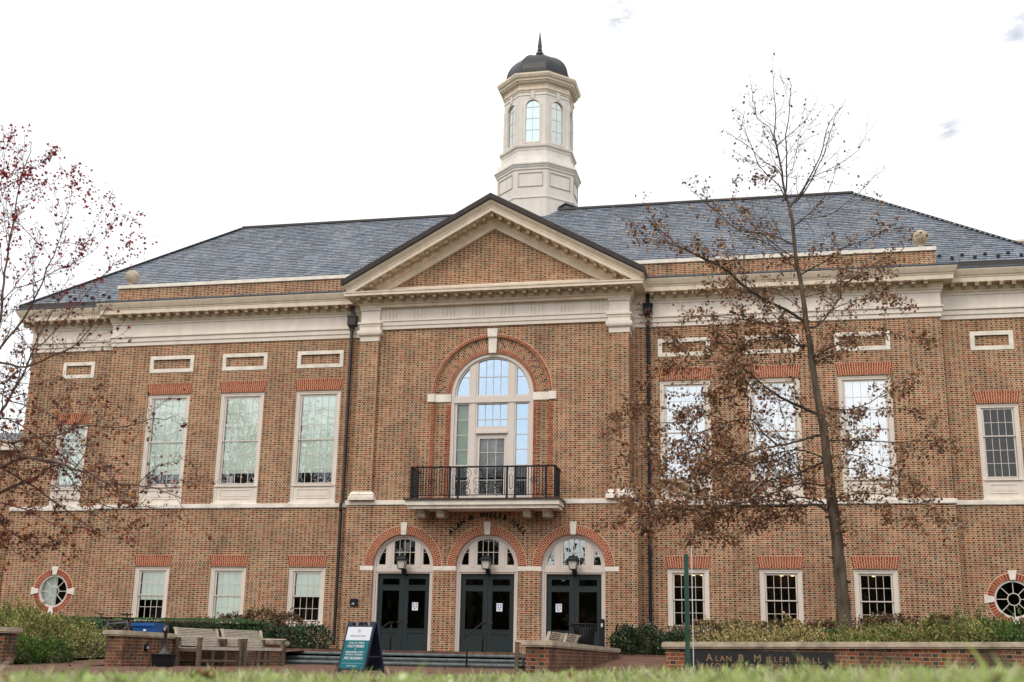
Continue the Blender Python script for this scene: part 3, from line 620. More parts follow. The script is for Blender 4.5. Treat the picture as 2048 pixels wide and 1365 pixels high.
for s in (-1, 1):
    for i, x in enumerate(WX):
        X = s*x
        wu = window(X, YW, blind=(6.05 if s < 0 else 5.6), glass=M_glass if s < 0 else M_glassR, bm=M_blind if s < 0 else M_white, **up)  # white blinds on the right are added to give the bright sky reflection
        lintel(X, 9.0, 9.41, .86, .93, YW, wu)
        wl = window(X, YW-.045, blind={-6.508: 1.78, -9.424: .9, -12.322: 1.6}.get(X), glass=M_glassL if s < 0 else M_glassD, **lo)
        lintel(X, 2.765, 3.145, .68, .755, YW-.045, wl)
        hp(MB().box(X-.70, X+.70, YW-.10, YW+.1, .74, .815), 'window_sill', M_stone, wl)
        hp(MB().box(X-.86, X+.86, YW-.07, YW+.1, 4.93, 4.975), 'window_sill', M_stone, wu)
    X = s*16.416
    we = window(X, YE, hw=.64, z0=4.975, z1=8.035, gh=.43, gz0=5.70, gz1=7.86, zm=6.995, cols=4, ru=2, rl=3, panel=(5.16, 5.46), blind=5.8 if s < 0 else None, glass=M_glass if s < 0 else M_glassD)
    lintel(X, 8.06, 8.455, .655, .735, YE, we); hp(MB().box(X-.66, X+.66, YE-.07, YE+.1, 4.93, 4.975), 'window_sill', M_stone, we)
    # round window
    y = YE-.045; C2 = (X, 1.885)
    mb = ring(MB(), *C2, .52, .585, y+.02, y+.2, 0, 2*PI, 48); ring(mb, *C2, .17, .195, y+.06, y+.09, 0, 2*PI, 24)
    for k in range(8):
        t = PI/8*0+k*PI/4; d = Vector((math.cos(t), 0, math.sin(t))); n = Vector((-d.z, 0, d.x))
        mb.obox(Vector((X, y+.075, 1.885))+d*.358, d*.168, Vector((0, .012, 0)), n*.011)
    ow = hp(mb, 'round_window', M_sash)
    hp(MB().prism(arc(X, 1.885, .53, 0, 2*PI*39/40, 39), y+.10, y+.104), 'glass_pane', M_glassL if s < 0 else M_glassD, ow)
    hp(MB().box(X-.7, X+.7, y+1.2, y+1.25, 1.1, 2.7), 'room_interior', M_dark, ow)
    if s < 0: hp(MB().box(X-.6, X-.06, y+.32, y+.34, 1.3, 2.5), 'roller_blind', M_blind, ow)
    skp = lambda t: min(abs(math.cos(t)), abs(math.sin(t))) < .105
    hp(ring(MB(), *C2, .585, .80, y-.006, y+.05, 0, 2*PI, 48), 'arch_mortar', M_mortar, ow)
    for k in range(4):
        hp(voussoirs(MB(), *C2, .59, .795, y-.014, y+.04, 12, k*PI/2, (k+1)*PI/2, skip=skp), 'brick_surround', M_red, ow); mb = MB()
        t = k*PI/2; d = (math.cos(t), math.sin(t)); n = (-d[1], d[0])
        mb.prism([(X+d[0]*r+n[0]*w_, 1.885+d[1]*r+n[1]*w_) for r, w_ in ((.585, -.075), (.875, -.135), (.875, .135), (.585, .075))], y-.035, y+.08)
        hp(mb, 'keystone', M_stone, ow)
# ------------------------------------------------------------------ great arched window
mb = MB(); yg = .30
outer = rect(-1.448, 1.448, 4.98, 5.0)[:2]+arc(0, 8.56, 1.448, 0, PI, 36)
def arcx(xa, xb, r, cz, n):   # top edge between xa (right) and xb (left)
    return [(xa+(xb-xa)*i/n, cz+math.sqrt(max(0, r*r-(xa+(xb-xa)*i/n)**2))) for i in range(n+1)]
h1 = [(-.52, 8.55), (.52, 8.55)]+arcx(.52, -.52, 1.27, 8.56, 10)
hs = [(.84, 8.55), (1.265, 8.55)]+arcx(1.262, .84, 1.27, 8.56, 8)
hsl = [(-x, z) for x, z in hs][::-1]
mb.plate(outer, [h1, hs, hsl, rect(-.52, .52, 7.46, 8.24), rect(.83, 1.24, 5.10, 8.24), rect(-1.24, -.83, 5.10, 8.24), rect(-.53, .53, 5.05, 7.20)], yg, yg+.1)
ring(mb, 0, 8.56, 1.33, 1.447, yg-.06, yg+.02, n=40)
for s in (-1, 1): a, b = sorted((s*1.33, s*1.447)); mb.box(a, b, yg-.06, yg+.02, 5.0, 8.56)
mb.box(-1.33, 1.33, yg-.05, yg+.02, 8.29, 8.50); mb.box(-.57, .57, yg-.035, yg+.02, 7.22, 7.30)
for s in (-1, 1): a, b = sorted((s*.585, s*.775)); mb.box(a, b, yg-.025, yg+.02, 5.0, 8.28); mb.box(a, b, yg-.025, yg+.02, 8.51, 9.6)
gw = hp(mb, 'arched_window', M_sash)
def pane(mb, poly, y): return mb.prism(poly, y, y+.004)
for pl, nm in ((h1, 0), (hs, 0), (hsl, 0), (rect(-.52, .52, 7.46, 8.24), 0), (rect(.83, 1.24, 6.13, 8.24), 0), (rect(-1.24, -.83, 6.13, 8.24), 1), (rect(.83, 1.24, 5.10, 6.13), 2), (rect(-1.24, -.83, 5.10, 6.13), 2)):
    hp(pane(MB(), pl, yg+.07), 'glass_pane', (M_glassB, M_glassL, M_glassD)[nm], gw)
mb = MB()
for x in (-.26, 0, .26): mb.box(x-.009, x+.009, yg+.04, yg+.07, 8.55, 9.80); mb.box(x-.009, x+.009, yg+.04, yg+.07, 7.46, 8.24)
mb.box(-.52, .52, yg+.045, yg+.07, 9.19, 9.21)
mb.box(-.52, .52, yg+.045, yg+.07, 7.70, 7.72)
for s in (-1, 1):
    a, b = sorted((s*.83, s*1.24))
    for z in (9.2,): mb.box(min(s*.84, s*1.09), max(s*.84, s*1.09), yg+.045, yg+.07, z-.009, z+.009)
    for z, t in ((7.71, .01), (7.18, .01), (6.67, .01), (6.13, .025), (5.62, .01)): mb.box(a, b, yg+.045, yg+.07, z-t, z+t)
hp(mb, 'glazing_bars', M_sash, gw)
mb = MB().plate(rect(-.53, .53, 5.05, 7.19), [rect(-.43, .43, 5.16, 7.05)], yg+.05, yg+.10); bars(mb, -.43, .43, 5.16, 7.05, 3, 4, yg+.07, .018)
dr = hp(mb, 'balcony_door', M_sash); hp(MB().add([(-.43, yg+.08, 5.16), (.43, yg+.08, 5.16), (.43, yg+.08, 7.05), (-.43, yg+.08, 7.05)], [(0, 1, 2, 3)]), 'glass_pane', M_glassL, dr); hp(MB().box(-.47, .47, yg+.18, yg+.2, 6.05, 7.1), 'roller_blind', mat('door_blind', (.50, .52, .48), .8, .1, var=.45, vscale=3), dr)
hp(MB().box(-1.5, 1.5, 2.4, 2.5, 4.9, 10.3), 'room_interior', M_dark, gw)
mb = MB(); mb.box(-1.24, -.83, yg+.2, yg+.22, 6.15, 8.24); hp(mb, 'roller_blind', mat('green_blind', (.36, .52, .28), .8, .1, var=.3, vscale=2), gw)
mb = MB(); mb.box(-.55, 1.25, yg+.2, yg+.22, 6.13, 9.9); hp(mb, 'roller_blind', mat('blue_grey_blind', (.45, .58, .66), .8, .1, var=.2, vscale=1), gw)
# ------------------------------------------------------------------ entrance doors
for di, dc in enumerate(DC):
    y = .16; mb = MB()
    outer = [(dc-1.05, 0), (dc-.905, 0), (dc-.905, 2.51), (dc+.905, 2.51), (dc+.905, 0), (dc+1.05, 0)]+arc(dc, 2.74, 1.05, 0, PI, 30)
    hc = [(dc-.36, 2.80), (dc+.36, 2.80)]+[(dc+x, z) for x, z in arcx(.36, -.36, .90, 2.74, 8)]
    hs = [(.65, 2.80), (.89, 2.80)]+arcx(.885, .65, .90, 2.74, 6)
    mb.plate(outer, [hc, [(dc+x, z) for x, z in hs], [(dc-x, z) for x, z in hs][::-1]], y, y+.1)
    ring(mb, dc, 2.74, .965, 1.049, y-.05, y+.02, n=36); mb.box(dc-.964, dc+.964, y-.03, y+.02, 2.56, 2.70)
    for s in (-1, 1): a, b = sorted((dc+s*.44, dc+s*.58)); mb.box(a, b, y-.02, y+.02, 2.71, 3.46); a, b = sorted((dc+s*.965, dc+s*1.049)); mb.box(a, b, y-.05, y+.02, .0, 2.74)
    df = hp(mb, 'door_surround', M_sash)
    mb = MB()
    for x in (-.18, 0, .18): mb.box(dc+x-.009, dc+x+.009, y+.03, y+.06, 2.80, 3.63)
    mb.box(dc-.36, dc+.36, y+.035, y+.06, 3.20, 3.22)
    for s in (-1, 1): a, b = sorted((dc+s*.65, dc+s*.78)); mb.box(a, b, y+.035, y+.06, 3.20, 3.218)
    hp(mb, 'glazing_bars', M_sash, df)
    for pl in (hc, [(dc+x, z) for x, z in hs], [(dc-x, z) for x, z in hs][::-1]): hp(MB().prism(pl, y+.062, y+.066), 'glass_pane', M_glassD if di < 2 else M_glass, df)
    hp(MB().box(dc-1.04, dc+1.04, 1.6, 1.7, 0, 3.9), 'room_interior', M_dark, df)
    for s in (-1, 1):
        xc = dc+s*.452; mb = MB(); w2 = .448; yd = y+.10
        mb.plate(rect(xc-w2, xc+w2, .012, 2.505), [rect(xc-w2+.155, xc+w2-.155, 2.14, 2.34), rect(xc-w2+.155, xc+w2-.155, .73, 1.95), rect(xc-w2+.155, xc+w2-.155, .33, .585)], yd, yd+.05)
        mb.box(xc-w2+.15, xc+w2-.15, yd+.02, yd+.05, .325, .59)
        mb.plate(rect(xc-w2+.13, xc+w2-.13, .70, 1.98), [rect(xc-w2+.155, xc+w2-.155, .73, 1.95)], yd-.012, yd+.01)
        mb.plate(rect(xc-w2+.13, xc+w2-.13, 2.115, 2.365), [rect(xc-w2+.155, xc+w2-.155, 2.14, 2.34)], yd-.012, yd+.01)
        d = hp(mb, 'door', M_door)
        for a, b in ((2.14, 2.34), (.73, 1.95)): hp(MB().box(xc-w2+.15, xc+w2-.15, yd+.03, yd+.034, a, b), 'glass_pane', M_glassD, d)
        mb = MB(); hx = dc+s*.10; mb.box(hx-.022, hx+.022, yd-.012, yd, .90, 1.12); mb.tube([(hx, yd-.01, .93), (hx, yd-.06, .93), (hx+s*.11, yd-.06, .93)], .012); mb.tube([(hx, yd-.01, .99), (hx, yd-.03, .99)], .022, 8)
        hp(mb, 'door_handle', M_bronze, d)
        mb = MB()
        for z in (.3, .95, 1.6, 2.25): mb.tube([(dc+s*.902, yd-.012, z-.05), (dc+s*.902, yd-.012, z+.05)], .014)
        hp(mb, 'hinges', M_bronze, d)
        if (s > 0) == (di < 2):
            nx = xc-w2+.155+.14; nz = 1.31
            pg = hp(MB().box(nx, nx+.2, yd+.018, yd+.020, nz, nz+.26), 'notice', M_paper, d)
            mb = MB(); random.seed(di)
            for (u, v_) in ((.025, .18), (.115, .18), (.025, .10), (.115, .10), (.06, .03)): mb.prism(arc(nx+u+.03, nz+v_+.025, .024, 0, 2*PI*9/10, 9), yd+.0155, yd+.017)
            for k in range(5): mb.box(nx+.02, nx+.18, yd+.0155, yd+.017, nz+.225-k*.047, nz+.229-k*.047)
            hp(mb, 'notice_print', M_ink, pg)
    hp(MB().box(dc-.93, dc+.93, .02, .3, -.02, .015), 'threshold', M_bronze, df)
    # wall lantern
    lx = dc+.03; yl = -.20; z0 = 2.63
    def q4(r, z, c=(lx, yl)): return [(c[0]-r, c[1]-r, z), (c[0]+r, c[1]-r, z), (c[0]+r, c[1]+r, z), (c[0]-r, c[1]+r, z)]
    def loft(mb, secs):
        vs = [p for r, z in secs for p in q4(r, z)]; fs = [(i*4+j, i*4+(j+1) % 4, i*4+4+(j+1) % 4, i*4+4+j) for i in range(len(secs)-1) for j in range(4)]
        return mb.add(vs, fs+[(3, 2, 1, 0), tuple(range(len(vs)-4, len(vs)))])
    mb = MB(); loft(mb, [(.17, 2.90), (.19, 2.905), (.19, 2.935), (.165, 2.95), (.13, 3.02), (.135, 3.03), (.10, 3.06), (.04, 3.07), (.035, 3.09), (.012, 3.10), (.018, 3.13), (.004, 3.16)])
    loft(mb, [(.085, z0-.01), (.10, z0), (.10, z0+.02), (.06, z0+.022)])
    for sx_, sy_ in ((-1, -1), (1, -1), (1, 1), (-1, 1)): mb.tube([(lx+sx_*.095, yl+sy_*.095, z0), (lx+sx_*.15, yl+sy_*.15, 2.91)], .012, 4)
    mb.tube([(lx, yl, z0-.01), (lx, yl+.06, z0-.07), (lx+.0, y-.02, z0-.08)], .02, 6); mb.tube([(lx, yl+.15, z0+.22), (lx, y-.03, z0-.06)], .012, 5)
    mb.lathe([(.0, z0-.16), (.075, z0-.15), (.085, z0-.10), (.085, z0-.02), (.06, z0+.02), (0, z0+.03)], (lx, y-.04), 14)
    wl = hp(mb, 'wall_lantern', M_black)
    mb = MB(); loft(mb, [(.088, z0+.022), (.138, 2.90)]); hp(mb, 'lantern_glass', M_lglass, wl)
mb = MB().box(-4.63, -4.38, -.06, .01, 1.42, 1.66); cr_ = hp(mb, 'intercom_box', M_black)
hp(MB().box(-4.53, -4.49, -.064, -.06, 1.47, 1.52).box(-4.58, -4.56, -.064, -.06, 1.47, 1.485), 'status_light', M_paper, cr_)
# ------------------------------------------------------------------ raised lettering
def text_mesh(s, size, ext=.0, align='CENTER'):
    c = bpy.data.curves.new('t', 'FONT'); c.body = s; c.size = size; c.extrude = ext; c.align_x = align; c.resolution_u = 3
    o = bpy.data.objects.new('t', c); S.collection.objects.link(o); dg = bpy.context.evaluated_depsgraph_get()
    me = bpy.data.meshes.new_from_object(o.evaluated_get(dg)); vs = [v.co.copy() for v in me.vertices]; fs = [tuple(p.vertices) for p in me.polygons]
    bpy.data.objects.remove(o); bpy.data.curves.remove(c); bpy.data.meshes.remove(me); return vs, fs
def put_text(mb, s, size, Mx, ext=.004, sc=(1, 1), bold=0, align='CENTER'):
    vs, fs = text_mesh(s, size, ext, align)
    base = Mx @ Matrix.Rotation(PI/2, 4, 'X')
    for dx in ([0] if not bold else [-bold, 0, bold]): mb.add([base @ Vector((v.x*sc[0]+dx, v.y*sc[1], v.z+abs(dx)*.02)) for v in vs], fs)
    return mb
mb = MB(); txt = 'ALAN B. MILLER HALL'; rL = 1.60; a0 = R(141); a1 = R(39)
wd = {'I': .55, ' ': .75, '.': .42, 'M': 1.25, 'L': .85, 'A': 1.05}
tot = sum(wd.get(c, 1) for c in txt); acc = 0
for c in txt:
    wv = wd.get(c, 1); t = a0+(a1-a0)*(acc+wv/2)/tot; acc += wv
    if c == ' ': continue
    Mx = Matrix.Translation((rL*math.cos(t), -.03, 2.74+rL*math.sin(t))) @ Matrix.Rotation(-(t-PI/2), 4, 'Y')
    put_text(mb, c, .225, Mx, .014, bold=.006)
hp(mb, 'lettering', M_black)
# ------------------------------------------------------------------ balcony
mb = MB(); BX = 2.56
mb.box(-BX+.05, BX-.05, -.93, .1, 4.53, 4.64); mb.box(-BX, BX, -1.0, .1, 4.64, 4.80); bs = hp(mb, 'balcony_slab', M_stone)
hp(MB().box(-BX-.06, BX+.06, -1.06, .1, 4.80, 4.85), 'slab_flashing', M_bronze, bs)
for x in (-2.1, -1.45, 1.45, 2.1):
    mb = MB().yzprism([(.0, 4.53), (-.82, 4.53), (-.82, 4.48), (-.79, 4.47), (-.79, 4.44), (-.74, 4.43), (-.70, 4.36), (-.66, 4.28), (-.56, 4.24), (-.45, 4.24), (-.3, 4.30), (-.15, 4.33), (0, 4.30)], x-.125, x+.125)
    mb.box(x-.14, x+.14, -.85, 0, 4.485, 4.529); hp(mb, 'bracket', M_cap, bs)
mb = MB(); yr = -.93; xr = 2.41
mb.box(-xr-.03, xr+.03, yr-.03, yr+.03, 5.86, 5.91); mb.box(-xr, xr, yr-.015, yr+.015, 4.95, 4.975)
for s in (-1, 1): a, b = sorted((s*(xr-.02), s*(xr+.02))); mb.box(a, b, yr, .08, 5.865, 5.905); mb.box(a, b, yr, .08, 4.95, 4.975)
rl_ = hp(mb, 'railing', M_black)
for x in (-xr, -2.20, -1.09, -.81, .83, 1.10, 2.12, xr):
    mb = MB().box(x-.03, x+.03, yr-.03, yr+.03, 4.85, 5.90); mb.box(x-.034, x+.034, yr-.034, yr+.034, 4.85, 4.89); hp(mb, 'post', M_black, rl_)
bme = None
def bal(x, y):
    global bme
    if bme is None:
        o = MB().box(-.012, .012, -.012, .012, 4.96, 5.87).build('baluster', M_black, rl_); bme = o.data
    else: o = bpy.data.objects.new('baluster', bme); S.collection.objects.link(o)
    o.parent = rl_; o.matrix_parent_inverse = Matrix(); o.location = (x, y, 0)
for s in (-1, 1):
    n = 11
    for i in range(n): bal(s*(1.17+i*.092), yr)
    for i in range(1, 9): bal(s*xr, yr+i*.11)
    bal(s*.755, yr); bal(s*.68, yr)
def spiral(cx, cz, r, turns, a0, sgn, n=26, y=yr): return [(cx+r*(1-.78*i/n)*math.cos(a0+sgn*turns*2*PI*i/n), y, cz+r*(1-.78*i/n)*math.sin(a0+sgn*turns*2*PI*i/n)) for i in range(n+1)]
mb = MB()
for s in (-1, 1):
    for cz, r, a in ((5.66, .17, PI/2), (5.43, .11, -PI/2), (5.27, .10, PI/2), (5.08, .15, -PI/2)):
        mb.tube(spiral(s*.52, cz, r, 1.3, a, s if a > 0 else -s), .012, 4)
    mb.tube([(s*.63, yr, 5.0), (s*.63, yr, 5.86)], .007, 4)
    for k in range(8): t = k*PI/4; mb.tube(spiral(s*1.72+.09*math.cos(t), 5.43+.09*math.sin(t), .06, .7, t+PI, 1, 10), .010, 4)
    for zc in (5.78, 5.05):
        mb.tube(spiral(s*.96-.05, zc, .055, .9, PI/2, 1, 12), .006, 4); mb.tube(spiral(s*.96+.05, zc, .055, .9, PI/2, -1, 12), .006, 4)
    mb.tube([(s*.96+x, yr, z) for x, z in ((0, 5.14), (.05, 5.2), (.05, 5.58), (0, 5.64), (-.05, 5.58), (-.05, 5.2), (0, 5.14))], .010, 4)
    mb.tube([(s*.96, yr, 4.97), (s*.96, yr, 5.87)], .0065, 4)
for s in (-1, 1): mb.tube(spiral(s*.18, 5.43, .16, 1.4, 0, s), .0075, 4); mb.tube(spiral(s*.18, 5.72, .11, 1.2, 0, -s), .0075, 4); mb.tube(spiral(s*.18, 5.12, .12, 1.2, 0, s), .0075, 4)
hp(mb, 'scrollwork', M_black, rl_)
# ------------------------------------------------------------------ downpipes
for s in (-1, 1):
    x = s*5.31; yp = YW-.17
    mb = MB(); mb.tube([(x, yp, 11.25), (x, yp, 5.10), (x-s*.0, yp-.02, 4.98), (x, yp-.16, 4.86), (x, yp-.16, 4.70), (x, yp-.10, 4.6), (x, yp-.10, .15)], .058, 10)
    mb.box(x-.065, x+.065, yp-.02, yp+.1, 11.55, 12.03)
    for z in (10.2, 8.4, 6.6, 3.2, 1.4): mb.tube([(x, yp-(.1 if z < 4.8 else 0), z-.04), (x, yp-(.1 if z < 4.8 else 0), z+.04)], .072, 10)
    dp = hp(mb, 'downpipe', M_bronze if s < 0 else M_black)
    mb = MB(); c = (x, yp)
    def q5(rx, ry, z): return [(c[0]-rx, c[1]-ry, z), (c[0]+rx, c[1]-ry, z), (c[0]+rx, c[1]+ry, z), (c[0]-rx, c[1]+ry, z)]
    secs = [(.06, .05, 11.08), (.07, .06, 11.18), (.15, .12, 11.30), (.165, .13, 11.32), (.155, .12, 11.34), (.155, .12, 11.60), (.175, .135, 11.62), (.175, .135, 11.66)]
    vs = [p for q in secs for p in q5(*q)]; mb.add(vs, [(i*4+j, i*4+(j+1) % 4, i*4+4+(j+1) % 4, i*4+4+j) for i in range(7) for j in range(4)]+[(28, 29, 30, 31)])
    mb.plate(rect(x-.12, x+.12, 11.37, 11.58), [rect(x-.10, x+.10, 11.39, 11.56)], yp-.132, yp-.11); hp(mb, 'hopper_head', M_bronze if s < 0 else M_black, dp)
# lamps burning in the ground-floor rooms on the right, seen through the sashes
nl = 0
for i, (x, y, z) in enumerate(((6.62, 1.55, 2.62), (6.90, 1.5, 2.62), (9.45, 1.55, 2.62), (9.80, 1.55, 2.62), (12.33, 1.6, 2.62), (6.25, 1.6, 2.64))):
    t = thing('pendant_lamp', ['middle one of three lit globe lamps inside the window beside the right downpipe', 'lit globe lamp nearest the right edge of the window beside the right downpipe', 'lit globe lamp at upper left of the middle ground floor window, right wing',
        'lit globe lamp at upper middle of the middle ground floor window, right wing', 'single lit globe lamp in the ground floor window right of the tree trunk', 'lit globe lamp at the left pane of the window beside the right downpipe'][i], 'lamp', (x, y, z), 'lit globe lamps inside the right wing')
    MB().lathe([(.0, z-.055), (.05, z-.045), (.075, z), (.05, z+.045), (.0, z+.055)], (x, y), 12).build('lamp_globe', M_lamp, t, True)
    MB().tube([(x, y, z+.05), (x, y, z+.5)], .008, 5).build('lamp_stem', M_bronze, t)
# ------------------------------------------------------------------ ground
def sheet(name, v, f, m, kind='structure'):
    o = MB().add(v, f).build(name, m); o['kind'] = kind; return o
def gridsheet(name, x0, x1, y0, y1, nx, ny, fz, m):
    v = [(x0+(x1-x0)*i/nx, y0+(y1-y0)*j/ny, 0) for j in range(ny+1) for i in range(nx+1)]; v = [(x, y, fz(x, y)) for x, y, _ in v]
    f = [(j*(nx+1)+i, j*(nx+1)+i+1, (j+1)*(nx+1)+i+1, (j+1)*(nx+1)+i) for j in range(ny) for i in range(nx)]
    return sheet(name, v, f, m)
M_soil = mat('leaf_mulch', (.06, .042, .03), .95, .1, var=.5, vscale=8, bump=.8, bscale=25)
M_grassbase = mat('turf', (.10, .14, .035), .95, .1, var=.5, vscale=3)
M_pave = flemish('brick_paving', [(.15, .075, .05), (.18, .088, .056), (.13, .068, .05), (.16, .08, .062), (.19, .105, .072)], [(.14, .066, .047), (.17, .085, .06), (.12, .066, .053)], (.17, .125, .092), h=.11, P=.32, j=.008, dirt=.3)
sheet('ground', [(-900, -900, -.62), (900, -900, -.62), (900, 900, -.62), (-900, 900, -.62)], [(0, 1, 2, 3)], mat('far_turf', (.09, .12, .04), .95, .1, var=.4, vscale=.2))
sheet('plaza', [(-30, -25, -.48), (30, -25, -.48), (30, -5.6, -.44), (-30, -5.6, -.44)], [(0, 1, 2, 3)], M_pave)
MB().box(-30, 30, -25.6, -25, -.6, -.465).build('kerb', M_conc)['kind'] = 'structure'
# terrace and three rounded bluestone steps
mb = MB(); mb.box(-6.6, 6.6, -5.0, .3, -.55, -.004); o = mb.build('terrace', M_pave); o['kind'] = 'structure'
for i, (y, z) in enumerate(((-5.0, -.075), (-5.4, -.20), (-5.8, -.325))):
    mb = MB(); xx = -4.72-.0*i; random.seed(i); x = xx
    mb.box(-4.8, 4.8, y, y+.45, -.5, z-.07)
    while x < 4.8:
        wd_ = random.uniform(1.3, 1.9); x1 = min(x+wd_, 4.8)
        pr = [(y+.42, z), (y-.0, z), (y-.035, z-.015), (y-.045, z-.04), (y-.035, z-.07), (y, z-.08), (y+.42, z-.08)]
        mb.yzprism(pr, x, x1-.012); x = x1
    o = mb.build('step', M_conc); o['kind'] = 'structure'
# ramps either side of the forecourt walls
for s, xa, xb in ((-1, -5.75, -4.2), (1, 5.1, 7.3)):
    sheet('ramp', [(xa, -17, -.474), (xb, -17, -.474), (xb, -4.0, -.02), (xa, -4.0, -.02), (xb, -2, -.0), (xa, -2, -.0)], [(0, 1, 2, 3), (3, 2, 4, 5)], M_pave)
# planting beds
sheet('soil', [(-22, -17.0, -.40), (-5.7, -17.0, -.40), (-5.7, -2, -.02), (-22, -2, -.02), (-22, .8, -.02), (-4.9, .8, -.02)], [(0, 1, 2, 3), (3, 2, 5, 4)], M_soil)
sheet('soil', [(7.3, -16.4, .02), (26, -15.8, .06), (26, 1, .25), (7.3, 1, .1)], [(0, 1, 2, 3)], M_soil)
MB().box(4.97, 7.3, -3.3, .7, -.5, .06).build('soil', M_soil)['kind'] = 'structure'
MB().box(-9, -4.97, -3.3, .7, -.5, .05).build('soil', M_soil)['kind'] = 'structure'
def lawn(x, y):
    d = -38.9-y
    return -.243+.026*(x-9)+.012*math.sin(x*2.1+y*.9)+.010*math.sin(x*.9-y*1.7)-max(0, (y+33))*.012
gridsheet('lawn', -12, 30, -44, -26.2, 60, 60, lawn, M_grassbase)
# ------------------------------------------------------------------ garden walls
def gwall(label, cap_path, closed, thick, top, bot, loc, group=None):
    """free-standing wall following a path (centre line), coping overhangs"""
    t = thing('garden_wall', label, 'wall', loc, group)
    return t
def straight(t, A, B, th, z0a, z1a, z1b, capo=.07, capt=.115):
    A, B = Vector(A), Vector(B); d = (B-A).normalized(); n = Vector((-d.y, d.x))*th/2
    def strip(n, e, za, zb, lo):   # tapered box
        p = [A-n-d*e, B-n+d*e, B+n+d*e, A+n-d*e]; lo0, lo1 = lo
        return [(q.x, q.y, l) for q, l in zip(p, (lo0, lo1, lo1, lo0))]+[(q.x, q.y, l) for q, l in zip(p, (za, zb, zb, za))]
    F6 = [(0, 3, 2, 1), (4, 5, 6, 7), (0, 1, 5, 4), (1, 2, 6, 5), (2, 3, 7, 6), (3, 0, 4, 7)]
    MB().add(strip(n, 0, z1a-capt, z1b-capt, (z0a, z0a)), F6).build('brickwork', M_garden, t)
    mb = MB(); nn = n.normalized()*(th/2+capo)
    mb.add(strip(nn, capo, z1a-.015, z1b-.015, (z1a-capt+.03, z1b-capt+.03)), F6)
    n3 = n.normalized()*(th/2+capo-.02); mb.add(strip(n3, capo-.02, z1a, z1b, (z1a-capt, z1b-capt)), F6)
    o = mb.build('coping', M_cap, t); return o
t = thing('garden_wall', 'low brick wall with stone coping at the far left edge, left of the loose green shrub', 'wall', (-8, -17.3, -.5)); straight(t, (-16, -17.6), (-5.5, -17.25), .40, -.55, .26, .25)
t = thing('garden_wall', 'low curved brick wall with stone coping running behind the two left benches', 'wall', (-3.9, -12, -.5))
straight(t, (-3.98, -16.0), (-3.92, -7.5), .36, -.5, .245, .165); cp = MB().tube([(-3.60, -15.0, -.02), (-3.66, -15.0, -.02)], .001, 3)
mb = MB(); 
mb.add([Vector((-3.795, -15.05, -.08))+Vector((-.03*0, .085*math.cos(a), .085*math.sin(a))) for a in [2*PI*i/14 for i in range(14)]]+[Vector((-3.745, -15.05, -.08))+Vector((0, .07*math.cos(a), .07*math.sin(a))) for a in [2*PI*i/14 for i in range(14)]], [tuple(range(14, 28))]+[(i, (i+1) % 14, 14+(i+1) % 14, 14+i) for i in range(14)])
stp = mb.build('step_light', M_black, t)
MB().box(-3.744, -3.74, -15.08, -15.02, -.11, -.06).build('lens', M_lglass, stp)
t = thing('garden_wall', 'low brick wall with stone coping in front of the right entrance door', 'wall', (4.95, -12, -.5)); straight(t, (4.97, -17.15), (4.86, -6.2), .42, -.5, .165, .14)
t = thing('garden_wall', 'long low brick planter wall with the dark name plaque at lower right', 'wall', (12, -16.4, -.5)); straight(t, (7.22, -16.75), (26, -14.9), .34, -.5, .175, .50)
A = Vector((7.22, -16.75, 0)); dv = (Vector((26, -14.9, 0))-A).normalized(); ang = math.atan2(dv.y, dv.x); nv = Vector((dv.y, -dv.x, 0))
Mx = Matrix.Translation(A+nv*.17) @ Matrix.Rotation(ang, 4, 'Z')
mb = MB().box(.33, 2.90, -.03, .01, -.36, .045); mb.v = [tuple(Mx @ Vector(p)) for p in mb.v]; pq = mb.build('name_plaque', mat('dark_granite', (.016, .018, .02), .35, .5), t)
M_gold = mat('worn_gold_paint', (.30, .19, .09), .5, .4)
mb = MB(); x = .70
for c, big in [(ch, i in (0, 5, 8, 15)) for i, ch in enumerate('ALAN B. MILLER HALL')]:
    if c == ' ': x += .085; continue
    sz = .175 if big else .135
    put_text(mb, c, sz, Mx @ Matrix.Translation((x+sz*.32, -.032, -.135)), .002); x += sz*({'I': .45, 'M': 1.0, '.': .4, 'L': .68}.get(c, .83))
put_text(mb, 'MASON SCHOOL OF BUSINESS', .15, Mx @ Matrix.Translation((1.62, -.032, -.275)), .002, sc=(1.04, 1))
mb.build('engraved_lettering', M_gold, pq)
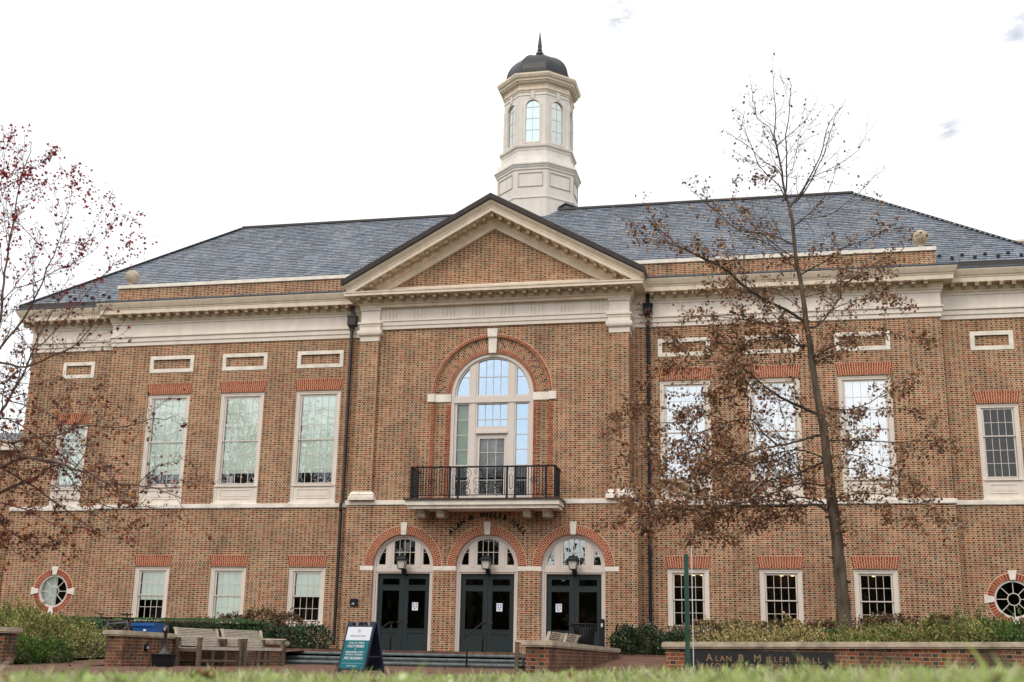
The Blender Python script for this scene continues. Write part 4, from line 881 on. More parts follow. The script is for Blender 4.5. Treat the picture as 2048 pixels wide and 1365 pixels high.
# ------------------------------------------------------------------ benches
def bench(L):
    """bench along +x, facing -y, origin at front-left foot"""
    t = thing('park_bench', 'x', 'bench', (0, 0, 0), 'slatted benches in the forecourt')
    mb = MB()
    for i in range(7): y = -.0+.02+i*.073; z = .43-.03*math.sin(min(1, i/6)*PI*.8); mb.box(.05, L-.05, y, y+.056, z-.012, z+.012)
    mb.box(.05, L-.05, -.02, .01, .37, .44); mb.build('seat', M_teak, t)
    mb = MB()
    for i in range(11):
        u = i/10; z = .47+.36*u; y = .54+.10*u+(.09*max(0, u-.6)/.4)
        mb.obox((L/2, y, z), (L/2-.05, 0, 0), (0, .011, 0), (0, .003, .0125))
    for x in (.03, L-.03): mb.obox((x, .60, .63), (.02, 0, 0), (0, .03, 0), (0, .06, .22))
    mb.build('backrest', M_teak, t)
    for x in (.03, L-.03):
        for y, zt in ((.0, .63), (.56, .66)): MB().box(x-.04, x+.04, y-.04, y+.04, 0, zt-.0).build('leg', M_teakd, t)
        mb = MB().box(x-.05, x+.05, -.07, .60, .63, .66); mb.build('armrest', M_teak, t)
        MB().box(x-.025, x+.025, .04, .52, .33, .40).build('side_rail', M_teakd, t)
    for x in (L*.36, L*.66): MB().box(x-.025, x+.025, .0, .05, 0, .37).build('leg', M_teakd, t)
    MB().box(.04, L-.04, .005, .04, .12, .17).build('stretcher', M_teakd, t)
    MB().box(.04, L-.04, .54, .57, .12, .17).build('stretcher', M_teakd, t)
    return t
def copy_tree(o, parent=None):
    c = o.copy(); S.collection.objects.link(c)
    if parent: c.parent = parent
    for ch in list(o.children): copy_tree(ch, c)
    return c
b0 = bench(1.66)
spots = [((-3.13, -13.95, -.478), R(82), 'slatted wooden bench left of its twin, beside the smoking post'), ((-2.86, -12.20, -.468), R(80), 'slatted wooden bench nearer the steps, right of its twin by the curved wall'),
         ((4.05, -12.85, -.47), R(-90), 'slatted bench half hidden by the brick wall, its white armrest showing left of it'), ((4.05, -10.75, -.46), R(-90), 'slatted bench behind the brick wall, only its back seen before the right door')]
for i, (l, r, lab) in enumerate(spots):
    o = b0 if i == 0 else copy_tree(b0)
    o.location = l; o.rotation_euler = (0, 0, r); o['label'] = lab
for i, o in enumerate([o for o in S.objects if o.name.startswith('park_bench')]): pass
# ------------------------------------------------------------------ smoking post, bins
t = thing('ash_receptacle', 'black post ash receptacle in a dark pot in front of the curved brick wall', 'ashtray', (-3.13, -15.5, -.478))
c = (-3.13, -15.5)
MB().lathe([(0, -.478), (.20, -.478), (.215, -.42), (.235, -.30), (.25, -.235), (.26, -.225), (.26, -.20), (.22, -.20), (.21, -.23), (0, -.24)], c, 22).build('pot', M_black, t, True)
MB().lathe([(.15, -.225), (.12, -.19), (.07, -.15), (.045, -.09), (.036, -.05), (.034, .22), (.05, .23), (.062, .26), (.058, .33), (.03, .36), (0, .365)], c, 16).build('post', mat('post_plastic', (.03, .035, .04), .35, .5), t, True)
MB().box(c[0]-.012, c[0]+.012, c[1]-.066, c[1]-.05, .26, .31).build('inlet', M_lglass, t)
t = thing('recycling_bin', 'blue plastic recycling bin behind the curved brick wall', 'bin', (-5.1, -12.5, -.34))
M_blue = mat('blue_plastic', (.012, .10, .36), .4, .5, var=.15)
mb = MB(); x0, x1, y0, y1 = -5.42, -4.88, -12.75, -12.3
mb.add([(x0+.06, y0+.05, -.34), (x1-.06, y0+.05, -.34), (x1-.06, y1-.05, -.34), (x0+.06, y1-.05, -.34), (x0, y0, .44), (x1, y0, .44), (x1, y1, .44), (x0, y1, .44)], [(0, 3, 2, 1), (0, 1, 5, 4), (1, 2, 6, 5), (2, 3, 7, 6), (3, 0, 4, 7)])
for k in range(9): xx = x0+.07+k*.05; mb.obox((xx, y0-.004+.016, .2), (.006, 0, 0), (0, .008, 0), (0, -.014, .2))
mb.build('tub', M_blue, t)
MB().plate(rect(0, 1, 0, 1), [], 0, 0).v
mb = MB().box(x0-.025, x1+.025, y0-.025, y1+.025, .44, .475); mb.box(x0-.03, x1+.03, y0-.03, y0-.02, .40, .475); mb.build('rim', M_blue, t)
MB().box(-5.12, -5.05, y0-.034, y0-.031, .29, .33).build('sticker', M_paper, t)
t = thing('litter_bin', 'round black slatted litter bin standing on the terrace before the right door', 'bin', (3.88, -4.2, -.004))
c = (3.88, -4.2); mb = MB()
for k in range(26): a = 2*PI*k/26; mb.tube([(c[0]+.24*math.cos(a), c[1]+.24*math.sin(a), .04), (c[0]+.27*math.cos(a), c[1]+.27*math.sin(a), .55), (c[0]+.35*math.cos(a), c[1]+.35*math.sin(a), .80)], .016, 4)
mb.build('slatted_basket', M_black, t); mb = MB().lathe([(.355, .79), (.375, .81), (.355, .83), (.335, .81), (.355, .79)], c, 26); mb.lathe([(.26, .03), (.27, .05), (.25, .07), (.24, .05), (.26, .03)], c, 26); mb.build('hoops', M_black, t)
MB().lathe([(0, .05), (.22, .05), (.24, .72), (.0, .72)], c, 20).build('liner', mat('bin_liner', (.008, .008, .009), .5, .3), t, True)
t = thing('door_opener_post', 'short black push button post at the right side of the right door', 'post', (4.1, -2.1, -.004))
MB().box(4.02, 4.18, -2.16, -2.06, -.004, .98).prism([(4.02, .98), (4.18, .98), (4.16, 1.03), (4.04, 1.03)], -2.16, -2.06).build('post', M_black, t)
MB().box(4.07, 4.13, -2.168, -2.16, .80, .90).build('push_button', M_lglass, t)
# ------------------------------------------------------------------ handrails
for lab, xx in (('black iron handrail on the steps in front of the middle door', .98), ('black iron handrail on the steps mostly hidden behind the face mask sign', -1.75)):
    t = thing('handrail', lab, 'handrail', (xx, -5.4, -.4), 'handrails on the entrance steps')
    MB().tube([(xx-.09, -6.05, .41), (xx-.08, -5.95, .43), (xx-.02, -5.3, .62), (xx+.05, -4.85, .78), (xx+.10, -4.62, .78)], .022, 8).build('rail', M_black, t, True)
    MB().tube([(xx-.08, -5.98, -.40), (xx-.08, -5.98, .42)], .024, 8).build('post', M_black, t, True)
    MB().tube([(xx+.07, -4.75, -.08), (xx+.07, -4.75, .78)], .024, 8).build('post', M_black, t, True)
# ------------------------------------------------------------------ A-frame sign
t = thing('sidewalk_sign', 'folding A-frame sign in white and teal asking for face masks', 'sign', (1.5, -16.6, -.48))
M_navy = mat('navy_plastic', (.010, .018, .045), .4, .4); M_teal = mat('teal_print', (.0, .135, .155), .5, .3); M_sw = mat('white_print', (.68, .72, .78), .5, .3)
ctr = Vector((1.63, -17.0, -.478)); nh = Vector((-.388, -.92, 0)).normalized(); xh = Vector((-nh.y, nh.x, 0))   # xh: reader's right
for side in (1, -1):
    n2 = nh*side; x2 = xh*side; tilt = .25
    # local frame: X reader's right, Z up the leaf, Y into leaf (away from reader)
    foot = ctr+n2*.29; topp = ctr+n2*.04+Vector((0, 0, .93)); zu = (topp-foot).normalized(); yi = (-n2+zu*n2.dot(zu)).normalized()
    Mx = Matrix(((x2.x, yi.x, zu.x, foot.x), (x2.y, yi.y, zu.y, foot.y), (x2.z, yi.z, zu.z, foot.z), (0, 0, 0, 1)))
    mb = MB(); mb.plate([(-.33, 0), (-.28, 0), (-.26, .06), (.26, .06), (.28, 0), (.33, 0), (.33, .96), (.22, .96), (.22, .89), (.075, .89), (.075, .96), (-.075, .96), (-.075, .89), (-.22, .89), (-.22, .96), (-.33, .96)][::1], [rect(-.045, .045, .885, .935)], 0, .035)
    mb.box(-.33, -.30, -.008, 0, .02, .90); mb.box(.30, .33, -.008, 0, .02, .90)
    mb.v = [tuple(Mx @ Vector(p)) for p in mb.v]; lf = mb.build('leaf_panel', M_navy, t)
    for nm, z0, z1, mm_ in (('poster_top', .61, .86, M_sw), ('poster_bottom', .09, .609, M_teal)):
        mb = MB().box(-.295, .295, -.004, .0, z0, z1); mb.v = [tuple(Mx @ Vector(p)) for p in mb.v]; mb.build(nm, mm_, lf)
    if side == 1:
        mb = MB(); T = lambda x, z: Mx @ Matrix.Translation((x, -.007, z))
        put_text(mb, 'WHILE ON CAMPUS', .042, T(.0, .545), .001, bold=.0012); put_text(mb, 'FACE MASKS', .072, T(0, .475), .001, bold=.0025)
        put_text(mb, 'and', .035, T(0, .435), .001); put_text(mb, 'MAINTAINING 6 FEET', .045, T(0, .375), .001, bold=.0014); put_text(mb, 'PHYSICAL DISTANCE', .045, T(0, .328), .001, bold=.0014)
        put_text(mb, 'ARE REQUIRED', .068, T(0, .255), .001, bold=.0022); put_text(mb, 'Healthy Together', .034, T(0, .125), .001)
        b_ = MB().box(-.24, .24, -.0065, -.005, .18, .183); b_.v = [tuple(Mx @ Vector(p)) for p in b_.v]; mb.add(b_.v, b_.f); mb.build('white_lettering', M_sw, lf)
        mb = MB(); put_text(mb, 'WILLIAM & MARY', .050, T(0, .675), .001)
        for k in range(10):
            a = 2*PI*k/10; q = MB().tube([(.012*math.cos(a), -.007, .785+.012*math.sin(a)), (.035*math.cos(a), -.007, .785+.035*math.sin(a))], .0025, 4); mb.add([Mx @ Vector(p) for p in q.v], q.f)
        mb.build('grey_lettering', mat('grey_print', (.36, .35, .33), .6, .2), lf)
# side braces
mb = MB(); mb.obox(ctr+xh*.31+Vector((0, 0, .30)), xh*.006, nh*.17, Vector((0, 0, .012))); mb.obox(ctr-xh*.31+Vector((0, 0, .30)), xh*.006, nh*.17, Vector((0, 0, .012)))
mb.build('brace', M_navy, t)
# ------------------------------------------------------------------ edge-on sign on a green post
t = thing('sign_post', 'thin green post with a white sign seen edge on before the planter wall', 'sign', (7.92, -21.35, -.4))
MB().box(7.885, 7.945, -21.40, -21.34, -.5, 1.33).build('post', mat('green_paint', (.018, .065, .045), .5, .4, var=.3, vscale=4), t)
o = Vector((7.97, -21.38, 0)); vd_ = (o-Vector((CLOC.x, CLOC.y, 0))).normalized(); vs = []
mb = MB(); mb.obox(o+Vector((.015, .14, .55)), (-.006, .0, 0), vd_*.15, (0, 0, .88)); mb.build('sign_panel', mat('white_aluminium', (.6, .62, .63), .4, .5), t)
# ------------------------------------------------------------------ neighbouring building, left
t = thing('brick_house', 'lower brick building with slate roof seen past the left end of the hall', 'building', (-30, 8, -.6))
MB().box(-45, -20.5, 8, 18, -.6, 8.3).build('wall', M_brick, t)
MB().box(-45.3, -20.2, 7.7, 18.3, 8.3, 8.75).build('cornice', M_trim, t)
MB().yzprism([(7.7, 8.75), (18.3, 8.75), (13, 10.1)], -45, -23.5).build('roof', mat('dark_slate', (.07, .08, .10), .5, .4, var=.3), t)
t = thing('brick_house', 'cream topped building just showing behind the right end of the slate roof', 'building', (26, 20, -.6))
MB().box(20.45, 32, 17.8, 26, -.6, 18.55).build('wall', M_brick, t)
MB().sweep([(20.45, 26), (20.45, 17.8), (32, 17.8)], [(0, 18.3), (.12, 18.4), (.12, 18.6), (.3, 18.75), (.32, 18.95), (.38, 19.0), (.38, 19.1), (0, 19.15)]).build('cornice', M_trim, t)
# ------------------------------------------------------------------ bicycles
def bike(col, lab, loc, rz):
    t = thing('bicycle', lab, 'bicycle', (0, 0, 0), 'bicycles parked behind the wall'); M_f = mat('bike_paint', col, .35, .5); 
    for x in (-.52, .52):
        ob = MB().tube([(x+.33*math.cos(a), 0, .34+.33*math.sin(a)) for a in [2*PI*i/22 for i in range(23)]], .02, 6).build('wheel', M_black, t, True)
        mb = MB(); [mb.tube([(x, 0, .34), (x+.32*math.cos(a), 0, .34+.32*math.sin(a))], .003, 3) for a in [2*PI*i/14 for i in range(14)]]; mb.build('spokes', M_lglass, ob)
    mb = MB()
    for a, b in (((-.52, .34), (-.12, .34)), ((-.12, .34), (-.22, .80)), ((-.52, .34), (-.2, .72)), ((-.2, .72), (.36, .76)), ((-.12, .34), (.38, .66)), ((.36, .82), (.52, .34))): mb.tube([(a[0], 0, a[1]), (b[0], 0, b[1])], .018, 6)
    mb.build('frame', M_f, t)
    MB().tube([(.30, -.28, .98), (.34, -.22, .96), (.36, 0, .95), (.34, .22, .96), (.30, .28, .98)], .014, 6).tube([(.36, 0, .95), (.36, 0, .8)], .016, 6).build('handlebar', M_black, t)
    MB().obox((-.24, 0, .86), (.13, 0, 0), (0, .05, 0), (0, 0, .025)).tube([(-.22, 0, .8), (-.235, 0, .86)], .014, 5).build('saddle', M_black, t)
    t.location = loc; t.rotation_euler = (0, 0, rz); return t
bike((.015, .16, .05), 'bicycle with a green frame, leftmost behind the brick wall', (-7.9, -10.6, -.22), R(12))
bike((.12, .12, .13), 'grey bicycle standing between the green bicycle and the blue bin', (-7.0, -10.8, -.24), R(-8))
t = bike((.10, .02, .02), 'dark red bicycle nearest to the blue bin behind the wall', (-6.25, -11.0, -.26), R(24))
# limb centre lines in metres: points, start radius, end radius, leaf density
RT_TRUNK=[(10.63,-11.3,0.55),(10.62,-11.3,1.21),(10.59,-11.3,1.85),(10.56,-11.3,2.51),(10.5,-11.3,3.32),(10.45,-11.3,3.94),(10.41,-11.3,4.77),(10.32,-11.3,5.48),(10.23,-11.3,6.25),(10.18,-11.3,6.91),(10.11,-11.3,7.46),(10.05,-11.3,8.34),(9.94,-11.3,9.07),(9.89,-11.3,10.06),(9.83,-11.3,10.37)]
RT_LIMBS=[([(9.84,-11.3,10.37),(9.75,-11.2,10.89),(9.71,-11.11,11.35),(9.66,-11.03,11.77),(9.61,-10.96,12.15),(9.57,-10.9,12.47),(9.63,-10.79,13.05),(9.59,-10.65,13.88),(9.62,-10.58,14.27)],0.045,0.008,0.05),
([(9.76,-11.3,10.61),(9.8,-11.44,11.07),(9.82,-11.63,11.65),(9.81,-11.74,12.02),(9.89,-11.86,12.39),(9.95,-12.02,12.88),(9.98,-12.1,13.14),(9.93,-12.16,13.33)],0.035,0.008,0.05),
([(9.86,-11.3,10.37),(10.07,-11.18,10.69),(10.35,-10.99,11.22),(10.6,-10.81,11.75),(10.74,-10.68,12.14),(10.84,-10.53,12.64),(11.02,-10.4,13.05),(11.24,-10.29,13.34)],0.04,0.008,0.1),
([(10.01,-11.3,10.5),(10.23,-11.45,10.71),(10.47,-11.68,11.07),(10.65,-11.87,11.39),(10.82,-12.11,11.82),(10.93,-12.3,12.15),(11.19,-12.52,12.48)],0.03,0.006,0.05),
([(10.47,-11.3,11.13),(10.73,-11.22,11.26),(11,-11.12,11.45),(11.29,-11.03,11.66),(11.55,-10.93,11.92),(11.75,-10.81,12.34),(12.03,-10.69,12.72)],0.02,0.005,0.03),
([(9.82,-11.3,10.51),(9.61,-11.16,11),(9.36,-11.05,11.35),(9.19,-10.98,11.59),(9.03,-10.84,12.14),(8.87,-10.7,12.71),(8.8,-10.64,12.97),(8.88,-10.55,13.33)],0.03,0.006,0.1),
([(9.66,-11.3,11.28),(9.36,-11.44,11.48),(9.11,-11.57,11.68),(8.91,-11.68,11.88),(8.69,-11.78,11.99),(8.42,-11.91,12.19)],0.02,0.006,0.1),
([(9.6,-11.3,11.95),(9.44,-11.15,12.56),(9.19,-11.05,12.82),(9.11,-10.95,13.27),(9.06,-10.85,13.67),(9.04,-10.77,14.04)],0.022,0.005,0.15),
([(9.62,-11.3,11.97),(9.82,-11.38,12.13),(10.04,-11.47,12.27),(10.3,-11.58,12.49),(10.53,-11.7,12.79),(10.61,-11.76,12.95)],0.018,0.005,0.1),
([(9.83,-11.3,11.72),(10.08,-11.21,12.1),(10.31,-11.13,12.4),(10.54,-11.06,12.71),(10.71,-11,12.97)],0.014,0.004,0.05),
([(9.74,-11.3,11.18),(9.92,-11.23,11.24),(10.02,-11.1,11.67),(10.13,-10.93,12.22),(10.25,-10.77,12.77),(10.31,-10.64,13.22)],0.014,0.004,0.05),
([(9.62,-11.3,11.35),(9.35,-11.25,11.22),(9.01,-11.2,11.22),(8.48,-11.12,11.27)],0.012,0.004,0.5),
([(9.28,-11.3,11.45),(9.02,-11.34,11.59),(8.89,-11.36,11.64),(8.54,-11.42,11.66),(8.2,-11.48,11.9)],0.012,0.004,0.15),
([(9.95,-11.3,9.9),(10.25,-11.45,10.11),(10.54,-11.6,10.31),(10.78,-11.77,10.64),(10.87,-11.89,10.9),(10.94,-11.99,11.13)],0.022,0.005,0.1),
([(10.12,-11.3,10.08),(10.51,-11.15,10.13),(10.86,-11.02,10.28),(11.23,-10.85,10.6),(11.55,-10.7,10.92),(11.88,-10.54,11.3),(12.21,-10.4,11.6)],0.022,0.005,0.15),
([(9.84,-11.3,9.45),(9.64,-11.21,9.61),(9.3,-11.07,9.79),(8.96,-10.94,9.9),(8.57,-10.79,10.07),(8.26,-10.63,10.48),(7.95,-10.49,10.82),(7.5,-10.27,11.35),(7.24,-10.15,11.69)],0.035,0.006,0.2),
([(9.96,-11.3,9.08),(9.54,-11.53,9.29),(8.97,-11.89,9.74),(8.65,-12.11,10.04),(8.57,-12.25,10.31)],0.022,0.005,0.3),
([(9.94,-11.3,8.81),(9.55,-11.02,9.38),(9.13,-10.8,9.76),(8.69,-10.59,10.04),(8.16,-10.33,10.41),(7.89,-10.18,10.72)],0.024,0.005,0.35),
([(10.07,-11.3,8.69),(10.36,-11.43,8.81),(10.69,-11.58,8.95),(11.1,-11.78,9.17),(11.5,-11.95,9.22),(11.97,-12.17,9.38),(12.49,-12.4,9.31)],0.03,0.006,0.6),
([(9.02,-11.3,8.19),(8.63,-11.54,8.48),(8.26,-11.77,8.78),(7.77,-12.03,8.95),(7.21,-12.34,9.23),(6.89,-12.55,9.49),(6.65,-12.71,9.69)],0.045,0.01,0.5),
([(10.04,-11.3,7.56),(9.66,-11.58,7.74),(9.22,-11.89,7.9),(8.96,-12.09,8.02),(8.66,-12.33,8.2),(8.45,-12.54,8.4),(8.2,-12.73,8.51),(7.9,-12.95,8.62),(7.48,-13.27,8.77),(7.15,-13.51,8.84),(6.68,-14.03,9.33)],0.055,0.008,0.45),
([(8.82,-11.3,9.83),(8.36,-11.19,10.1),(7.94,-11.05,10.63),(7.9,-10.97,11.08),(7.86,-10.9,11.42)],0.015,0.005,0.2),
([(10.06,-11.3,7.37),(10.38,-11.13,7.46),(10.62,-10.93,7.79),(10.93,-10.69,8.24),(11.09,-10.5,8.63),(11.65,-10.17,9.11),(12.15,-9.88,9.49),(12.51,-9.69,9.68)],0.04,0.007,0.7),
([(10.47,-11.3,7.62),(10.95,-11.61,7.82),(11.45,-11.92,7.84),(12.05,-12.29,7.71),(12.42,-12.55,7.43)],0.02,0.005,0.7),
([(10.06,-11.3,6.95),(9.82,-11.16,7.04),(9.61,-11.02,7.23),(9.01,-10.7,7.33),(8.35,-10.35,7.3),(7.67,-10,7.52)],0.03,0.006,1.1),
([(10.01,-11.3,6.9),(9.73,-11.52,7.23),(9.29,-11.74,7.37),(8.68,-12.04,7.41),(7.98,-12.38,7.43),(7.29,-12.72,7.27)],0.03,0.006,1.2),
([(10.01,-11.3,7.85),(9.6,-10.94,8.27),(9.05,-10.54,8.61),(8.38,-10.1,8.78),(7.68,-9.65,8.85)],0.022,0.005,0.8),
([(10.11,-11.3,8.14),(10.51,-11.02,8.3),(11,-10.65,8.69),(11.53,-10.3,8.87),(12.11,-9.92,8.87)],0.02,0.005,0.6),
([(10.18,-11.3,6.61),(10.59,-11.62,6.8),(11.18,-12.03,6.86),(11.77,-12.46,6.86),(12.26,-12.83,6.65),(12.7,-13.16,6.54)],0.03,0.006,0.6),
([(10.25,-11.3,6.51),(10.42,-11.21,6.64),(10.68,-11.08,6.77),(11.16,-10.84,7.08),(11.51,-10.66,7.29),(11.95,-10.46,7.46)],0.035,0.007,0.4),
([(10.12,-11.3,5.4),(9.75,-11.59,5.52),(9.31,-11.96,5.71),(9,-12.25,5.9),(8.81,-12.46,6.07),(8.58,-12.66,6.17),(8.46,-12.75,6.2)],0.06,0.012,0.9),
([(8.95,-11.3,6.12),(8.67,-11.39,6.15),(8.46,-11.48,5.96),(8.08,-11.59,5.91),(7.71,-11.72,5.72)],0.02,0.006,1.2),
([(10.4,-11.3,5.48),(10.99,-10.93,5.5),(11.51,-10.6,5.73),(11.87,-10.36,5.99),(12.22,-10.15,6.11),(12.58,-9.93,6.19)],0.03,0.006,0.7),
([(10.49,-11.3,5.52),(10.68,-11.42,5.41),(11.24,-11.76,5.3),(11.69,-12.04,5.28),(12.08,-12.29,5.2),(12.45,-12.55,5.02)],0.018,0.005,0.5),
([(10.49,-11.3,4.72),(10.84,-11.45,4.69),(11.14,-11.58,4.66),(11.59,-11.77,4.6),(11.95,-11.93,4.54),(12.39,-12.13,4.54),(12.8,-12.34,4.34),(13.03,-12.47,4.16)],0.03,0.006,0.7),
([(10.43,-11.3,5.14),(10.88,-11,5.02),(11.38,-10.66,4.86),(11.71,-10.43,4.77),(11.88,-10.25,4.54)],0.016,0.005,0.35),
([(10.55,-11.3,4.35),(10.84,-11.09,4.44),(11.18,-10.85,4.43),(11.6,-10.53,4.29),(12.1,-10.16,4.17),(12.58,-9.78,3.92)],0.022,0.005,0.5),
([(10.62,-11.3,4.1),(10.96,-11.56,4.05),(11.27,-11.88,3.76),(11.58,-12.16,3.59),(11.95,-12.49,3.43),(12.29,-12.86,3.15)],0.022,0.005,0.6),
([(10.62,-11.3,3.36),(11.11,-11.07,3.38),(11.51,-10.86,3.24),(11.99,-10.61,3.11),(12.32,-10.44,3)],0.02,0.005,0.7),
([(10.63,-11.3,3.44),(11.08,-11.62,3.47),(11.62,-12.01,3.38),(12.12,-12.41,3.17),(12.61,-12.82,2.96),(12.81,-13.06,2.71)],0.02,0.005,0.6),
([(10.61,-11.3,3.16),(10.75,-11.4,2.94),(11.04,-11.55,2.76),(11.32,-11.71,2.51)],0.014,0.005,0.4),
([(10.23,-11.3,4.85),(9.88,-11.51,4.7),(9.55,-11.69,4.59),(9.15,-11.93,4.47),(8.75,-12.16,4.35),(8.27,-12.46,4.07),(7.77,-12.78,3.82),(7.39,-13.04,3.59),(7.09,-13.25,3.37)],0.045,0.008,1.4),
([(10.31,-11.3,4.22),(9.95,-11.04,4.1),(9.66,-10.85,4.01),(9.12,-10.5,3.94),(8.69,-10.18,3.69),(8.21,-9.85,3.47),(7.72,-9.55,3.34),(7.35,-9.3,3.15)],0.04,0.008,1.5),
([(10.31,-11.3,4.35),(9.95,-11.43,4.48),(9.47,-11.58,4.44),(8.98,-11.75,4.25),(8.5,-11.91,4.11),(7.94,-12.09,4.05),(7.42,-12.28,3.78)],0.03,0.007,1.5),
([(10.37,-11.3,3.14),(10.18,-11.4,3.27),(9.5,-11.68,3.2),(9.1,-11.84,3.2),(8.71,-12,3.16),(8.12,-12.25,3.1),(7.62,-12.46,3.03),(7.08,-12.69,3.05),(6.55,-12.92,2.99),(6.09,-13.11,2.89)],0.055,0.01,2.1),
([(10.3,-11.3,3.32),(9.92,-10.99,3.49),(9.44,-10.64,3.47),(8.94,-10.29,3.46),(8.33,-9.84,3.26),(7.88,-9.46,2.95),(7.42,-9.11,2.68)],0.035,0.007,1.9),
([(10.24,-11.3,3.73),(9.71,-11.72,3.68),(9.11,-12.25,3.37),(8.53,-12.75,3.15),(7.9,-13.31,3.16),(7.32,-13.84,3.17),(6.83,-14.31,2.97)],0.035,0.007,2),
([(9.91,-11.3,3.36),(9.49,-11.62,3.04),(9.09,-11.91,2.81),(8.62,-12.24,2.62),(8.31,-12.52,2.32)],0.02,0.006,1.4),
([(8.05,-11.3,3.21),(7.72,-11.4,2.91),(7.43,-11.52,2.53),(7.27,-11.58,2.32)],0.016,0.005,1.5),
([(6.97,-11.3,3.22),(6.54,-11.19,3.02),(6.37,-11.1,2.7),(6.19,-11.05,2.87)],0.014,0.005,1.2),
([(8.76,-11.3,5.24),(8.27,-11.5,5.15),(7.94,-11.63,5),(7.7,-11.74,4.9),(7.22,-11.94,4.71),(6.78,-12.14,4.47),(6.38,-12.32,4.28),(5.99,-12.5,4.05)],0.03,0.007,1.4),
([(8.78,-11.3,5.74),(8.28,-11.07,5.84),(7.66,-10.78,5.7),(7.17,-10.55,5.62),(6.63,-10.32,5.77),(6.03,-10.06,5.84),(5.55,-9.86,5.75)],0.026,0.006,1.6),
([(8.8,-11.3,6.34),(8.48,-11.48,6.53),(7.9,-11.76,6.52),(7.33,-12.04,6.34),(6.85,-12.28,6.13),(6.46,-12.49,5.96)],0.024,0.006,1.5),
([(8.82,-11.3,7),(8.31,-11.11,7.11),(7.7,-10.88,7.28),(7.21,-10.68,7.17),(6.67,-10.47,7.47),(6.43,-10.32,7.9)],0.02,0.006,1.3),
([(7.68,-11.3,4.99),(7.33,-11.18,4.63),(6.89,-11.07,4.44),(6.46,-10.96,4.25)],0.014,0.005,1),
([(8.27,-11.3,5.19),(7.84,-11.05,5.42),(7.31,-10.77,5.31),(6.86,-10.54,5.36),(6.27,-10.24,5.43),(5.51,-9.87,5.61)],0.018,0.005,1.5),
([(8.73,-11.3,4.16),(8.24,-11.1,4.37),(7.81,-10.92,4.23),(7.37,-10.73,4.01),(6.84,-10.52,3.87),(6.26,-10.3,3.69),(5.66,-10.07,3.51)],0.026,0.006,1.8),
([(8.22,-11.3,3.42),(7.63,-10.93,3.55),(7.01,-10.57,3.61),(6.38,-10.2,3.57),(5.62,-9.73,3.28),(5.18,-9.44,3.01)],0.022,0.006,1.8)]
